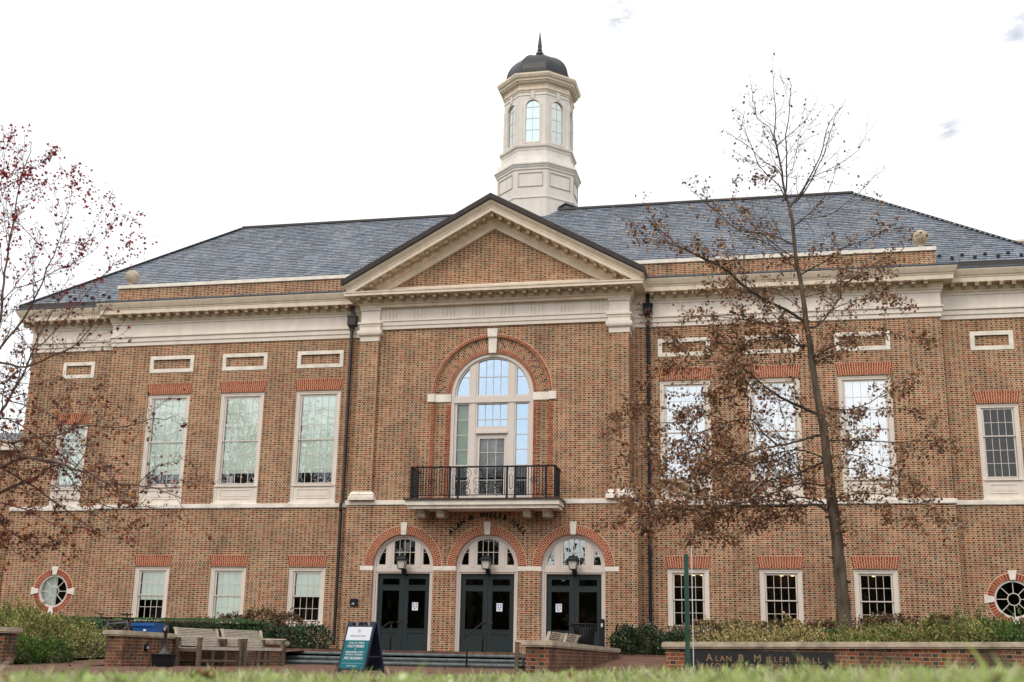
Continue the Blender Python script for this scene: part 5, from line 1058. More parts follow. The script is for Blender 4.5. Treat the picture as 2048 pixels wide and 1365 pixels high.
LT_LIMBS=[([(-4.21,-21,3.86),(-4.33,-20.62,4.86),(-4.42,-20.35,5.62),(-4.53,-20.22,6.02),(-4.74,-19.95,6.83),(-4.86,-19.77,7.41),(-4.92,-19.64,7.84),(-5.04,-19.48,8.36),(-5.1,-19.34,8.8),(-5.11,-19.22,9.22),(-5.12,-19.14,9.47),(-5.16,-19.07,9.72)],0.06,0.008,0.9),
([(-4.41,-21,4.11),(-3.58,-21.41,4.8),(-3.18,-21.58,5.05),(-2.89,-21.74,5.32),(-2.64,-21.9,5.61),(-2.49,-22.01,5.83),(-2.34,-22.12,6.02),(-2.19,-22.22,6.21),(-2.08,-22.3,6.36),(-1.96,-22.4,6.55)],0.05,0.007,0.6),
([(-3.17,-21,6.14),(-3.05,-20.94,6.27),(-2.9,-20.88,6.37),(-2.73,-20.81,6.48),(-2.66,-20.75,6.69),(-2.68,-20.69,6.9)],0.015,0.005,0.7),
([(-3.93,-21,5.75),(-3.89,-20.83,6.03),(-3.86,-20.67,6.3),(-3.8,-20.51,6.57),(-3.78,-20.3,6.97),(-3.79,-20.25,7.06)],0.02,0.006,0.6),
([(-3.94,-21,5.33),(-3.71,-21.08,5.48),(-3.41,-21.18,5.68),(-3.17,-21.23,5.63)],0.016,0.005,0.3),
([(-3.94,-21,7.24),(-4.12,-20.97,7.39),(-4.22,-20.94,7.5)],0.01,0.004,0.4),
([(-3.92,-21,7.24),(-3.86,-20.96,7.44),(-3.77,-20.91,7.65)],0.01,0.004,1),
([(-3.13,-21,5.94),(-2.97,-20.95,5.76),(-2.8,-20.88,6.09),(-2.77,-20.84,6.29)],0.01,0.004,0.2),
([(-4.32,-21,2.77),(-4.25,-20.58,3.39),(-4.23,-20.26,3.9),(-4.21,-20.08,4.19),(-4.21,-19.91,4.49),(-4.2,-19.74,4.8),(-4.24,-19.52,5.22),(-4.29,-19.36,5.53),(-4.27,-19.15,5.93),(-4.23,-18.93,6.34),(-4.16,-18.77,6.61)],0.06,0.01,0.35),
([(-3.3,-21,4.53),(-2.93,-21.16,4.58),(-2.65,-21.29,4.63),(-2.37,-21.42,4.67),(-2.05,-21.57,4.73),(-1.72,-21.77,4.91),(-1.4,-21.98,5.08),(-1.15,-22.14,5.23)],0.03,0.007,0.35),
([(-3.22,-21,4.81),(-3.12,-20.87,5),(-2.95,-20.63,5.41),(-2.84,-20.4,5.85),(-2.71,-20.19,6.26),(-2.55,-20.02,6.55),(-2.54,-19.92,6.76)],0.02,0.005,0.8),
([(-2.93,-21,4.68),(-2.47,-21.18,4.74),(-2.02,-21.37,4.86),(-1.41,-21.6,4.78),(-0.94,-21.81,4.92)],0.014,0.004,0.25),
([(-4.02,-21,2.58),(-3.39,-21.25,2.75),(-3.09,-21.38,2.83),(-2.75,-21.51,2.88),(-2.35,-21.65,2.79),(-1.94,-21.81,2.72),(-1.59,-21.95,2.59),(-1.26,-22.08,2.52),(-0.73,-22.29,2.31),(-0.21,-22.5,2.25),(0.13,-22.65,2.2),(0.47,-22.79,2.11),(0.8,-22.94,1.99)],0.055,0.008,0.9),
([(-3.94,-21,2.23),(-3.67,-20.78,2.39),(-3.53,-20.65,2.53),(-3.32,-20.49,2.63),(-3.2,-20.37,2.77),(-3.09,-20.25,2.92),(-2.9,-20.12,3)],0.06,0.02,0.9),
([(-1.01,-21,2.47),(-0.89,-20.89,2.67),(-0.78,-20.8,2.81),(-0.57,-20.68,2.9),(-0.38,-20.58,3.01)],0.014,0.005,0.5),
([(-3.89,-21,2.95),(-3.67,-20.77,2.82),(-3.44,-20.53,2.64),(-3.29,-20.38,2.55),(-3.08,-20.15,2.36),(-2.88,-19.94,2.17),(-2.62,-19.67,1.95),(-2.37,-19.43,1.75),(-2.18,-19.28,1.8)],0.035,0.007,1.3),
([(-3.67,-21,2.26),(-3.19,-21.17,2.15),(-2.79,-21.32,2.05),(-2.45,-21.45,1.91),(-2.02,-21.62,1.76),(-1.7,-21.75,1.63),(-1.45,-21.88,1.42)],0.03,0.007,1.4),
([(-3.71,-21,2.13),(-3.58,-20.81,1.94),(-3.52,-20.69,1.79),(-3.37,-20.53,1.67),(-3.22,-20.38,1.59),(-3.02,-20.21,1.54),(-2.83,-20.04,1.59)],0.03,0.007,1.4),
([(-3.31,-21,1.76),(-3.27,-20.93,1.56),(-3.17,-20.86,1.38),(-2.95,-20.78,1.29),(-2.86,-20.74,1.34)],0.015,0.005,0.7),
([(-3.93,-21,3.2),(-3.51,-21.17,3.21),(-3.26,-21.27,3.16),(-2.7,-21.51,3.19),(-2.3,-21.68,3.18),(-1.99,-21.82,3.17),(-1.68,-21.97,3.24),(-1.31,-22.14,3.25),(-0.78,-22.38,3.17),(-0.24,-22.63,3.14),(0.14,-22.82,3.19),(0.46,-22.98,3.15),(0.66,-23.09,3.18)],0.035,0.006,0.7),
([(-3.97,-21,3.47),(-3.89,-20.73,3.71),(-3.7,-20.44,3.65),(-3.51,-20.09,3.46),(-3.27,-19.66,3.19),(-3.01,-19.21,2.91),(-2.76,-18.83,2.68),(-2.53,-18.44,2.4)],0.022,0.006,0.9),
([(-3.93,-21,4.02),(-3.65,-21.14,4.04),(-3.24,-21.35,3.85),(-2.69,-21.63,3.69),(-2.08,-21.95,3.46),(-1.49,-22.3,3.13),(-0.79,-22.73,2.75),(-0.29,-23.08,2.4)],0.02,0.005,0.9),
([(-3.79,-21,4.29),(-3.54,-20.78,4.31),(-3.34,-20.61,4.31),(-3.08,-20.35,4.51),(-2.74,-20.05,4.36),(-2.58,-19.78,4.74)],0.014,0.005,0.5),
([(-2.53,-21,2.25),(-1.99,-21.26,2.19),(-1.43,-21.53,2.15),(-0.94,-21.78,2.01),(-0.44,-22.03,1.98),(0.04,-22.29,1.92),(0.32,-22.46,1.78)],0.016,0.005,0.8),
([(-2.46,-21,2.83),(-2.33,-20.77,2.57),(-2.21,-20.53,2.28),(-2.03,-20.27,1.99),(-1.75,-20.02,1.88),(-1.57,-19.83,2.04)],0.02,0.005,1),
([(-3.46,-21,3.3),(-3.46,-20.89,3.64),(-3.4,-20.81,3.88),(-3.29,-20.77,3.97)],0.012,0.004,0.6),
([(-4.13,-21,4.53),(-3.87,-20.91,4.48),(-3.69,-20.85,4.38),(-3.84,-20.75,4.75),(-3.78,-20.68,4.93)],0.012,0.004,0.9),
([(-3.61,-21,3.06),(-3.08,-21.13,3.05),(-2.46,-21.28,3.12),(-1.93,-21.41,2.99),(-1.39,-21.55,2.9),(-0.99,-21.65,2.78)],0.014,0.005,0.9),
([(-4.27,-21,7.65),(-4.41,-20.84,8.31),(-4.51,-20.73,8.77),(-4.51,-20.64,9.11)],0.012,0.004,1),
([(-3.9,-21,8.05),(-3.61,-21.09,8.19),(-3.38,-21.16,8.3),(-3.22,-21.22,8.46)],0.01,0.004,1.3),
([(-2.96,-21,6.87),(-3,-20.83,7.38),(-3.09,-20.63,7.98),(-3.29,-20.46,8.53)],0.009,0.003,0.7),
([(-2.5,-21,6.59),(-2.2,-21.19,6.94),(-1.95,-21.33,7.19),(-1.72,-21.43,7.32)],0.009,0.003,0.7),
([(-2.6,-21,6.41),(-2.32,-20.82,6.71),(-2.24,-20.65,7.14),(-2.11,-20.52,7.44),(-1.82,-20.38,7.34)],0.009,0.003,0.6)]
# ------------------------------------------------------------------ leaves and plants
def leafshape(kind):
    if kind == 'oak':   # lobed
        p = [(0, 0), (.10, .12), (.30, .10), (.17, .30), (.42, .42), (.20, .52), (.34, .78), (.12, .74), (0, 1.0)]
        return p+[(-x, y) for x, y in p[-2:0:-1]]
    if kind == 'star':
        p = [(0, 0), (.10, .22), (.42, .12), (.24, .40), (.55, .55), (.2, .58), (0, 1.0)]
        return p+[(-x, y) for x, y in p[-2:0:-1]]
    return [(0, 0), (.30, .35), (.24, .7), (0, 1), (-.24, .7), (-.30, .35)]
def leaf_mesh(name, pos, size, kind, m, parent=None, rng=None, up=0., kindtag=None, fold=.25, dirs=None):
    pos = np.asarray(pos, float); n = len(pos)
    sh = np.array(leafshape(kind)); k = len(sh); rng = rng or np.random.default_rng(1)
    a = rng.normal(size=(n, 3)) if dirs is None else np.asarray(dirs)+rng.normal(size=(n, 3))*.5
    a[:, 2] += up; a /= np.linalg.norm(a, axis=1)[:, None]
    b = rng.normal(size=(n, 3)); b -= a*(a*b).sum(1)[:, None]; b /= np.linalg.norm(b, axis=1)[:, None]; c = np.cross(a, b)
    s = size*rng.uniform(.6, 1.25, n)
    V = pos[:, None, :]+(sh[None, :, 0, None]*b[:, None, :]+sh[None, :, 1, None]*a[:, None, :]+(np.abs(sh[:, 0])[None, :, None]*fold*2-((sh[:, 1]**2)[None, :, None])*rng.uniform(-.2, .5, (n, 1, 1)))*c[:, None, :])*s[:, None, None]
    me = bpy.data.meshes.new(name); me.vertices.add(n*k); me.vertices.foreach_set('co', V.reshape(-1).astype(np.float32))
    me.loops.add(n*k); me.loops.foreach_set('vertex_index', np.arange(n*k, dtype=np.int32))
    me.polygons.add(n); me.polygons.foreach_set('loop_start', np.arange(0, n*k, k, dtype=np.int32)); me.polygons.foreach_set('loop_total', np.full(n, k, dtype=np.int32))
    me.materials.append(m); me.update(calc_edges=True); o = bpy.data.objects.new(name, me); S.collection.objects.link(o)
    if parent: o.parent = parent; o.matrix_parent_inverse = Matrix.Translation(-Vector(parent.location))
    return o
M_oak = ramp_mat('dry_oak_leaves', [(.24, .11, .055), (.29, .15, .08), (.15, .07, .042), (.44, .29, .18), (.20, .09, .05), (.26, .10, .048), (.09, .05, .036), (.36, .14, .05), (.13, .08, .05), (.29, .20, .08), (.07, .04, .03), (.52, .38, .26), (.18, .075, .045)], .7, .25, trans=.3)  # palest tones stand in for glints of light on the leaves
M_maple = ramp_mat('red_brown_leaves', [(.15, .04, .03), (.10, .04, .032), (.20, .07, .03), (.13, .055, .04), (.07, .028, .025), (.34, .14, .05), (.26, .18, .13), (.17, .04, .025), (.28, .035, .025), (.12, .07, .05)], .75, .15, trans=.3)
M_crim = ramp_mat('crimson_leaves', [(.24, .010, .02), (.30, .018, .025), (.16, .01, .016), (.36, .05, .03), (.20, .02, .02)], .75, .15, trans=.4)
M_orange = ramp_mat('orange_leaves', [(.50, .17, .03), (.42, .12, .03), (.55, .28, .06), (.38, .20, .05)], .75, .15, trans=.35)
def grow(mb, pts, r0, r1, rnd, out, dens, level=0, seg=6, ysp=1.0):
    """tube along the limb + side shoots; leaves collected in out"""
    P = [Vector(p) for p in pts]
    # smooth + jitter
    Q = []
    for i in range(len(P)-1):
        n = max(2, int((P[i+1]-P[i]).length/.18))
        for k in range(n):
            t = k/n; pm = P[max(i-1, 0)]; pn = P[min(i+2, len(P)-1)]
            a, b = P[i], P[i+1]; q = .5*((2*a)+(b-pm)*t+(2*pm-5*a+4*b-pn)*t*t+(3*a-pm-3*b+pn)*t**3); Q.append(q)
    Q.append(P[-1]); n = len(Q)
    j = .012 if level == 0 else .02
    Q = [q+Vector((rnd.uniform(-j, j), rnd.uniform(-j, j), rnd.uniform(-j, j))) if 0 < i else q for i, q in enumerate(Q)]
    rad = [r0+(r1-r0)*(i/(n-1))**.8 for i in range(n)]
    mb.tube(Q, rad, seg if r0 > .012 else 4)
    L = sum((Q[i+1]-Q[i]).length for i in range(n-1))
    if level >= 2: return Q
    i = 2 if level == 0 else 1
    while i < n-1:
        f = i/(n-1); d = (Q[i+1]-Q[i]).normalized(); p = d.orthogonal().normalized(); p = Matrix.Rotation(rnd.uniform(0, 2*PI), 3, d) @ p
        p.y *= ysp
        nd = (d*rnd.uniform(.6, 1.1)+p*rnd.uniform(.5, .9)+Vector((0, 0, rnd.uniform(-.05, .3)))).normalized()
        ln = (.42*L*(1-f*.55) if level == 0 else .5*L*(1-.5*f))*rnd.uniform(.4, 1.2); ln = min(max(ln, .25 if level == 0 else .08), (1.6 if P[0].x > 3 else 1.15) if level == 0 else .6)
        if ln > .10:
            m = 4; sp = [Q[i]]
            for k in range(m): nd = (nd+Vector((rnd.uniform(-.22, .22), rnd.uniform(-.22, .22), rnd.uniform(-.16, .22)))).normalized(); sp.append(sp[-1]+nd*ln/m)
            rr = max(.0035, min(rad[i]*.5, .014 if level == 0 else .006)); SQ = grow(mb, sp, rr, .0025, rnd, out, dens, level+1, 4)
            if level == 1 or ln < .5: out.append((SQ, dens))
            if level == 0: out.append((SQ[len(SQ)//4:], dens))
        i += rnd.choice((1, 2, 2, 3)) if level else rnd.choice((1, 1, 2))
    return Q
def leaves_from(out, rnd, per, spread):
    pos = []
    for Qs, d in out:
        k = per*d; k = int(k)+(rnd.random() < k-int(k))
        if rnd.random() > min(1, .35+d*.5): continue
        for _ in range(k):
            q = rnd.choice(Qs); pos.append((q.x+rnd.gauss(0, spread), q.y+rnd.gauss(0, spread), q.z+rnd.gauss(0, spread)-.02))
    return pos
def attach(pts, nodes, r0):
    """start a limb on the nearest thicker wood instead of in mid air"""
    s = Vector(pts[0]); c = [(((n-s).length+max(0, n.z-s.z)*.8), n) for n, r in nodes if r > r0*.75]
    if not c: return pts
    dd, n = min(c, key=lambda q: q[0])
    if dd < .03: return pts
    m = n.lerp(s, .5)+Vector((0, 0, -.03*dd))
    return [tuple(n), tuple(m)]+list(pts) if dd > .5 else [tuple(n)]+list(pts)
# right oak
rnd = random.Random(7)
T = thing('oak_tree', 'tall oak with dry brown leaves and bare top standing before the right wing', 'tree', (10.63, -11.3, 0))
tk = [(10.66, -11.3, -.1)]+RT_TRUNK; mb = MB()
trr = [.20, .182, .162, .150, .140, .130, .116, .104, .093, .085, .078, .068, .058, .050, .045, .04]
TQ = []; TR = []
for i in range(len(tk)-1):
    for k in range(5): t_ = k/5; TQ.append(Vector(tk[i]).lerp(Vector(tk[i+1]), t_)+Vector((rnd.uniform(-.008, .008), rnd.uniform(-.01, .01), 0))); TR.append(trr[i]+(trr[i+1]-trr[i])*t_+rnd.uniform(-.004, .006))
TQ.append(Vector(tk[-1])); TR.append(trr[-1]); TR = [r*.9 for r in TR]; mb.tube(TQ, TR, 14)
for z, sx_ in ((1.6, 1), (2.1, -1), (2.6, 1), (3.0, -1), (2.35, 1)):
    q = min(TQ, key=lambda p: abs(p.z-z)); mb.tube([q+Vector((sx_*.14, -.06, 0)), q+Vector((sx_*.19, -.09, .01))], [.04, .022], 7)
mb.build('trunk', M_bark, T, True)
mb = MB(); out = []
nodes = [(q, r) for q, r in zip(TQ, TR)]
for pts, r0, r1, d in sorted(RT_LIMBS, key=lambda l: -l[1]):
    pts = attach(pts, nodes, r0*.72); Q_ = grow(mb, pts, r0*.72, r1*.8, rnd, out, d)
    nodes += [(q, r0*.72+(r1*.8-r0*.72)*i/len(Q_)) for i, q in enumerate(Q_)]
mb.build('branches', M_twig, T)
pos = leaves_from([(q, d_ if d_ < .22 else .32+.62*min(d_, 1.1)) for q, d_ in out], rnd, 15.0, .07)
for _ in range(60): q = rnd.choice(TQ[18:45]); pos.append((q.x+rnd.gauss(0, .16), q.y-.1+rnd.gauss(0, .14), q.z+rnd.gauss(0, .1)))
print('oak leaves', len(pos)); nt_ = len(out)
leaf_mesh('foliage', pos, .084, 'oak', M_oak, T, np.random.default_rng(3), up=-.5)
# left maple: trunk stands just outside the frame
rnd = random.Random(5)
T = thing('maple_tree', 'young maple reaching in from the left edge with sparse crimson and rust leaves', 'tree', (-5.9, -21, -.4))
MB().tube([(-5.9, -21, -.5), (-5.88, -21, 1), (-5.85, -21.05, 2.5), (-5.8, -21, 4.2), (-5.7, -21, 6)], [.19, .16, .14, .11, .08], 12).build('trunk', M_bark, T, True)
mb = MB(); out = []
nodes = []
for pts, r0, r1, d in sorted(LT_LIMBS, key=lambda l: (l[0][0][0] > -4.35, -l[1])):
    if pts[0][0] < -4.35: pts = [(-5.85, -21, max(1.2, min(5.8, pts[0][2]-.7)))]+pts
    elif nodes: pts = attach(pts, nodes, r0*.72)
    Q_ = grow(mb, pts, r0*.72, r1*.8, rnd, out, d); nodes += [(q, r0*.72+(r1*.8-r0*.72)*i/len(Q_)) for i, q in enumerate(Q_)]
mb.build('branches', M_rtwig, T)
pos = leaves_from([(q, d_*(.8 if q[-1].x > -2.9 and q[-1].z < 5 else 1)) for q, d_ in out], rnd, 4.8, .045); print('maple leaves', len(pos))
hi = [p for p in pos if p[2] > 5.6]; lw = [p for p in pos if p[2] <= 5.6]; og = [p for i, p in enumerate(lw) if i % 16 == 0]; lw = [p for i, p in enumerate(lw) if i % 16]
# crimson clusters at the top
for c, n in (((-3.85, -21, 8.1), 150), ((-3.55, -20.9, 8.0), 110), ((-2.75, -20.8, 7.95), 110), ((-2.5, -20.7, 7.6), 30), ((-2.15, -20.6, 7.35), 40), ((-1.75, -20.7, 6.7), 60), ((-1.6, -20.6, 6.9), 30), ((-4.3, -21, 8.0), 70), ((-3.7, -21, 6.95), 36), ((-3.35, -21, 6.9), 26)):
    for _ in range(n): hi.append(tuple(c[k]-(.12 if k == 0 else 0)+rnd.gauss(0, (.16, .2, .15)[k]) for k in range(3)))
leaf_mesh('foliage', lw, .072, 'star', M_maple, T, np.random.default_rng(3), up=-.2)
leaf_mesh('foliage', hi, .066, 'star', M_crim, T, np.random.default_rng(4), up=-.2)
leaf_mesh('foliage', og, .075, 'star', M_orange, T, np.random.default_rng(5), up=-.2)
# ---- shrubs
def shrub(name, label, blobs, n, size, m, up=.5, kind='leaf', seed=1, group=None, twig=True, shell=.55, cat='shrub', extra=None, spike=0, tm=None, sprays=0):
    """blobs: (x,y,z,rx,ry,rz) ellipsoids; leaves crowd the outer shell"""
    rng = np.random.default_rng(seed); t = thing(name, label, cat, (blobs[0][0], blobs[0][1], -.4), group)
    vol = np.array([b[3]*b[4]*b[5] for b in blobs])**.67; cnt = (n*vol/vol.sum()).astype(int); P = []; D = []; mb = MB()
    for b, c in zip(blobs, cnt):
        v = rng.normal(size=(c, 3)); v /= np.linalg.norm(v, axis=1)[:, None]; r = rng.uniform(shell, 1.0, c)**.7
        lump = 1+.16*np.sin(v[:, 0]*7+seed)*np.cos(v[:, 2]*6+v[:, 1]*5)+rng.normal(0, .05, c)+spike*np.maximum(0, rng.normal(0, 1, c))
        P.append(np.array(b[:3])+v*np.array(b[3:])*(r*lump)[:, None]); D.append(v)
        if twig:
            for k in range(int(10+c/60)):
                q = v[k % max(1, c)]*np.array(b[3:])*rng.uniform(.8, 1.1); c0 = Vector((b[0]+q[0]*.15, b[1]+q[1]*.15, b[2]-b[5]*.9)); c1 = Vector(b[:3])+Vector(q)
                mb.tube([c0, c0.lerp(c1, .5)+Vector((0, 0, .05)), c1], .009, 4, .003)
    P = np.concatenate(P); D = np.concatenate(D); P[:, 2] = np.maximum(P[:, 2], -.52)
    if twig: mb.build('stems', tm or M_twig, t)
    leaf_mesh('foliage', P, size, kind, m, t, rng, up=up, dirs=D)
    if sprays:
        SP = []; SD = []; mb = MB()
        for k in range(sprays):
            b = blobs[rng.integers(len(blobs))]; v = rng.normal(size=3); v[2] = abs(v[2])+.6; v /= np.linalg.norm(v); q = np.array(b[:3])+v*np.array(b[3:])*.9
            ln = rng.uniform(.12, .38); dd = v*np.array([.8, .8, 1.1])+rng.normal(0, .25, 3); pts = []
            for j in range(6): f = j/5; pts.append(q+dd*ln*f-np.array([0, 0, .10*f*f]))
            mb.tube([Vector(p) for p in pts], .005, 4, .002)
            for j in range(int(ln*70)):
                f = rng.random(); SP.append(q+dd*ln*f-np.array([0, 0, .10*f*f])+rng.normal(0, .022, 3)); SD.append(dd)
        mb.build('sprays', M_twig, t); leaf_mesh('spray_leaves', SP, size*.85, kind, m, t, rng, up=.2, dirs=SD)
    if extra:
        em, en, es = extra; idx = rng.choice(len(P), en, replace=False); leaf_mesh('flowers', P[idx]+D[idx]*.04, es, 'star', em, t, rng, up=.2, fold=.5)
    return t
M_abelia = ramp_mat('abelia_leaves', [(.16, .20, .04), (.24, .26, .06), (.09, .13, .03), (.36, .33, .10), (.44, .37, .16), (.28, .28, .08), (.14, .18, .04), (.32, .20, .09), (.05, .09, .02)], .6, .3, noise=.45, nscale=2.2, trans=.25)
M_gold_l = ramp_mat('golden_abelia_leaves', [(.48, .36, .15), (.40, .33, .11), (.52, .37, .18), (.24, .25, .06), (.10, .14, .03), (.58, .44, .24), (.42, .26, .11), (.06, .09, .02)], .6, .3, noise=.45, nscale=2.2, trans=.25)
M_lime = ramp_mat('fresh_green_leaves', [(.06, .14, .02), (.10, .20, .03), (.04, .09, .018), (.16, .24, .05), (.03, .07, .015), (.13, .17, .04)], .5, .35, noise=.45, nscale=2.2, trans=.25)
M_cam = ramp_mat('camellia_leaves', [(.016, .040, .014), (.03, .07, .02), (.012, .028, .012), (.045, .10, .03), (.02, .05, .02), (.022, .035, .02)], .35, .5, noise=.4, nscale=2.0)
M_box = ramp_mat('hedge_leaves', [(.05, .12, .03), (.07, .15, .04), (.035, .085, .025), (.09, .18, .05), (.055, .12, .035)], .5, .35, noise=.4, nscale=2.0)
M_boxd = ramp_mat('dark_hedge_leaves', [(.035, .040, .018), (.05, .045, .022), (.028, .05, .018), (.065, .055, .03), (.03, .03, .015)], .6, .25, noise=.4, nscale=2.0)
M_hyd = ramp_mat('dried_hydrangea', [(.16, .085, .05), (.22, .13, .075), (.11, .055, .035), (.28, .17, .10), (.08, .045, .03), (.07, .09, .03)], .8, .15, noise=.4, nscale=2.0)
M_pink = ramp_mat('pink_petals', [(.55, .20, .20), (.62, .32, .28), (.42, .10, .12), (.60, .40, .36)], .6, .2, trans=.3)
# left bed
shrub('abelia_shrub', 'large loose yellow green shrub at the left between the far left wall and the bin', [(-6.4, -15.2, -.05, .75, 1.2, .55), (-7.3, -13.9, .05, 1.1, 1.4, .62), (-6.2, -13.6, -.05, .7, 1.3, .52), (-8.6, -14.5, .1, 1.1, 1.4, .6), (-9.9, -14.0, .1, 1.0, 1.4, .6), (-7.6, -12.2, -.05, 1.1, 1.0, .42), (-9.9, -11.6, .25, 1.2, 1.3, .6)], 15000, .062, M_abelia, seed=2, spike=.06, sprays=240)
shrub('green_shrub', 'fresh green small-leaved shrub at the right end of the far left wall', [(-5.85, -16.4, -.22, .42, .5, .34), (-5.6, -15.6, -.25, .35, .55, .28)], 3600, .055, M_lime, seed=3, spike=.08)
shrub('abelia_shrub', 'yellow green shrub behind the far left wall below the round window', [(-8.6, -16.2, .05, .9, .5, .42), (-7.3, -16.2, .02, .8, .5, .38), (-10.2, -15.6, .1, .8, .5, .4), (-11.4, -15.6, .1, .9, .5, .42)], 5200, .06, M_gold_l, seed=4, spike=.06, sprays=120)
shrub('fern_shrub', 'rusty leaved plant mass in front of the left round window', [(-13.2, -8.0, .35, 1.6, 1.2, .62), (-15.5, -7.5, .4, 1.5, 1.2, .6), (-11.5, -8.5, .35, 1.3, 1.0, .55)], 6500, .07, M_abelia, seed=5, spike=.06, sprays=60)
def hedge(name, label, x0, x1, y0, y1, z0, z1, n, m, seed, round_end=.5):
    rng = np.random.default_rng(seed); t = thing(name, label, 'hedge', ((x0+x1)/2, (y0+y1)/2, -.3))
    core = MB().box(x0+.12, x1-.35, y0+.12, y1-.12, z0, z1-.12).build('inner_twigs', mat('hedge_core', (.012, .016, .008), .95, .05), t)
    P = []; D = []
    while len(P) < n:
        f = rng.random()
        x = rng.uniform(x0, x1); y = rng.uniform(y0, y1); z = rng.uniform(z0, z1)
        if f < .42: z = z1; d = (0, 0, 1)
        elif f < .9: y = y0; d = (0, -1, 0)
        else: x = x1; d = (1, 0, 0)
        e = max(0, (x-(x1-round_end))/round_end); drop = e*e*.45*(z1-z0)
        if z > z1-drop: z = z1-drop
        P.append((x+rng.normal(0, .02), y+abs(rng.normal(0, .04))*(1 if f < .9 else 0)+rng.normal(0, .02), z-abs(rng.normal(0, .035)))); D.append(d)
    leaf_mesh('foliage', P, .035, 'leaf', m, t, rng, dirs=D); return t
hedge('clipped_hedge', 'tall clipped bright green hedge under the left ground floor windows', -14.2, -5.4, -5.6, -4.2, -.35, .79, 17000, M_box, 1, .8)
hedge('clipped_hedge', 'lower clipped brownish hedge behind the blue bin and benches', -10.6, -4.75, -9.3, -8.3, -.35, .60, 15000, M_boxd, 2, .9)
shrub('camellia_shrub', 'dark glossy camellia with pink flowers left of the entrance steps', [(-6.0, -4.4, .18, .85, .7, .60), (-5.0, -4.2, .10, .75, .7, .55), (-6.9, -4.5, .1, .6, .7, .55), (-4.6, -3.4, .25, .6, .6, .5)], 9000, .075, M_cam, seed=6, extra=(M_pink, 70, .055), spike=.05)
shrub('hydrangea_shrub', 'brown dried hydrangea below the rightmost left ground floor window', [(-6.5, -2.9, .75, .7, .6, .45), (-5.7, -2.6, .65, .5, .5, .45), (-7.5, -3.0, .62, .7, .6, .4), (-8.3, -3.1, .55, .4, .5, .35)], 5200, .075, M_hyd, kind='star', seed=7, spike=.06)
shrub('camellia_shrub', 'dark glossy camellia with pink flowers right of the right entrance door', [(5.55, -3.5, .22, .75, .7, .58), (6.5, -3.6, .12, .75, .7, .52), (4.95, -3.2, .30, .45, .6, .5)], 8500, .075, M_cam, seed=8, extra=(M_pink, 26, .055), spike=.05)
shrub('hydrangea_shrub', 'brown dried hydrangea under the window beside the right downpipe', [(7.1, -2.6, .62, .6, .6, .42), (8.0, -2.7, .62, .5, .6, .38), (6.4, -2.3, .45, .5, .5, .4)], 4200, .075, M_hyd, kind='star', seed=9, spike=.06)
# right planter
for i, (x, y, z, rx, rz, m, lab, n) in enumerate((
    (8.25, -15.3, .25, .85, .30, M_gold_l, 'golden abelia above the planter wall beside the green sign post', 3400),
    (9.35, -15.2, .27, .75, .33, M_gold_l, 'golden abelia in the planter left of the tree trunk', 3200),
    (10.45, -15.0, .24, .6, .30, M_abelia, 'green and yellow abelia directly before the tree trunk', 2600),
    (11.5, -14.9, .33, .75, .34, M_abelia, 'mixed green abelia in the planter right of the tree trunk', 3200),
    (12.5, -14.8, .40, .65, .42, M_abelia, 'taller lime tinted abelia below the wing corner, right planter', 3200),
    (13.55, -14.6, .42, .75, .40, M_lime, 'fresh green shrub at the far right of the planter below the round window', 3600),
    (14.7, -14.4, .5, .8, .45, M_gold_l, 'golden shrub cut by the right edge above the planter', 2600))):
    shrub('abelia_shrub', lab, [(x, y, z-.16, rx, .75, rz), (x+.35, y+.9, z-.09, rx*.8, .8, rz*1.0)], n, .055, m, seed=20+i, spike=.08, sprays=55, group='shrubs in the right planter')
hd = hedge('clipped_hedge', 'clipped green hedge under the right wing ground floor windows', 8.2, 17.5, -6.2, -5.0, -.1, .72, 12000, M_box, 5, .3)
shrub('hydrangea_shrub', 'dark dried hydrangea heads under the window right of the tree trunk', [(12.2, -4.2, .75, .9, .6, .42), (13.6, -4.4, .78, .8, .6, .38), (14.9, -4.6, .70, .6, .5, .36)], 5200, .085, M_hyd, kind='star', seed=10, spike=.08)
shrub('hydrangea_shrub', 'pale dried hydrangea heads under the middle right ground floor window', [(9.2, -4.2, .62, .9, .6, .34), (10.5, -4.2, .66, .6, .6, .32)], 3600, .08, M_hyd, kind='star', seed=12, spike=.08)
# background trees
def bgtree(name, label, x, y, h, r, m, n, seed, size):
    rng = np.random.default_rng(seed); rd = random.Random(seed); t = thing(name, label, 'tree', (x, y, -.6))
    mb = MB(); mb.tube([(x, y, -.6), (x+.1, y, h*.35), (x, y+.1, h*.75)], [h*.022, h*.017, h*.006], 9)
    tips = []
    for k in range(46):
        z0 = h*rd.uniform(.22, .75); a = rd.uniform(0, 2*PI); ln = r*rd.uniform(.5, 1.05)*(1-.45*(z0/h-.2)); p = [(x, y, z0)]
        for q in range(1, 5): p.append((x+math.cos(a)*ln*q/4+rd.uniform(-.2, .2), y+math.sin(a)*ln*q/4+rd.uniform(-.2, .2), z0+ln*.55*(q/4)+rd.uniform(-.2, .2)))
        mb.tube(p, [h*.007, h*.005, h*.004, h*.002, h*.001], 5); tips += p[2:]
    mb.build('trunk', M_bark, t)
    tips = np.array(tips); c = tips[rng.integers(0, len(tips), n)]+rng.normal(0, r*.13, (n, 3)); leaf_mesh('foliage', c, size, 'leaf', m, t, rng, up=-.1)
M_yel = ramp_mat('yellow_autumn_leaves', [(.34, .24, .04), (.26, .20, .04), (.40, .26, .05), (.16, .15, .03), (.30, .14, .03), (.10, .10, .03)], .7, .2, trans=.3)
bgtree('autumn_tree', 'yellow autumn tree at the far left edge beyond the hall corner', -23.6, 4.2, 7.2, 2.6, M_yel, 7000, 3, .14)
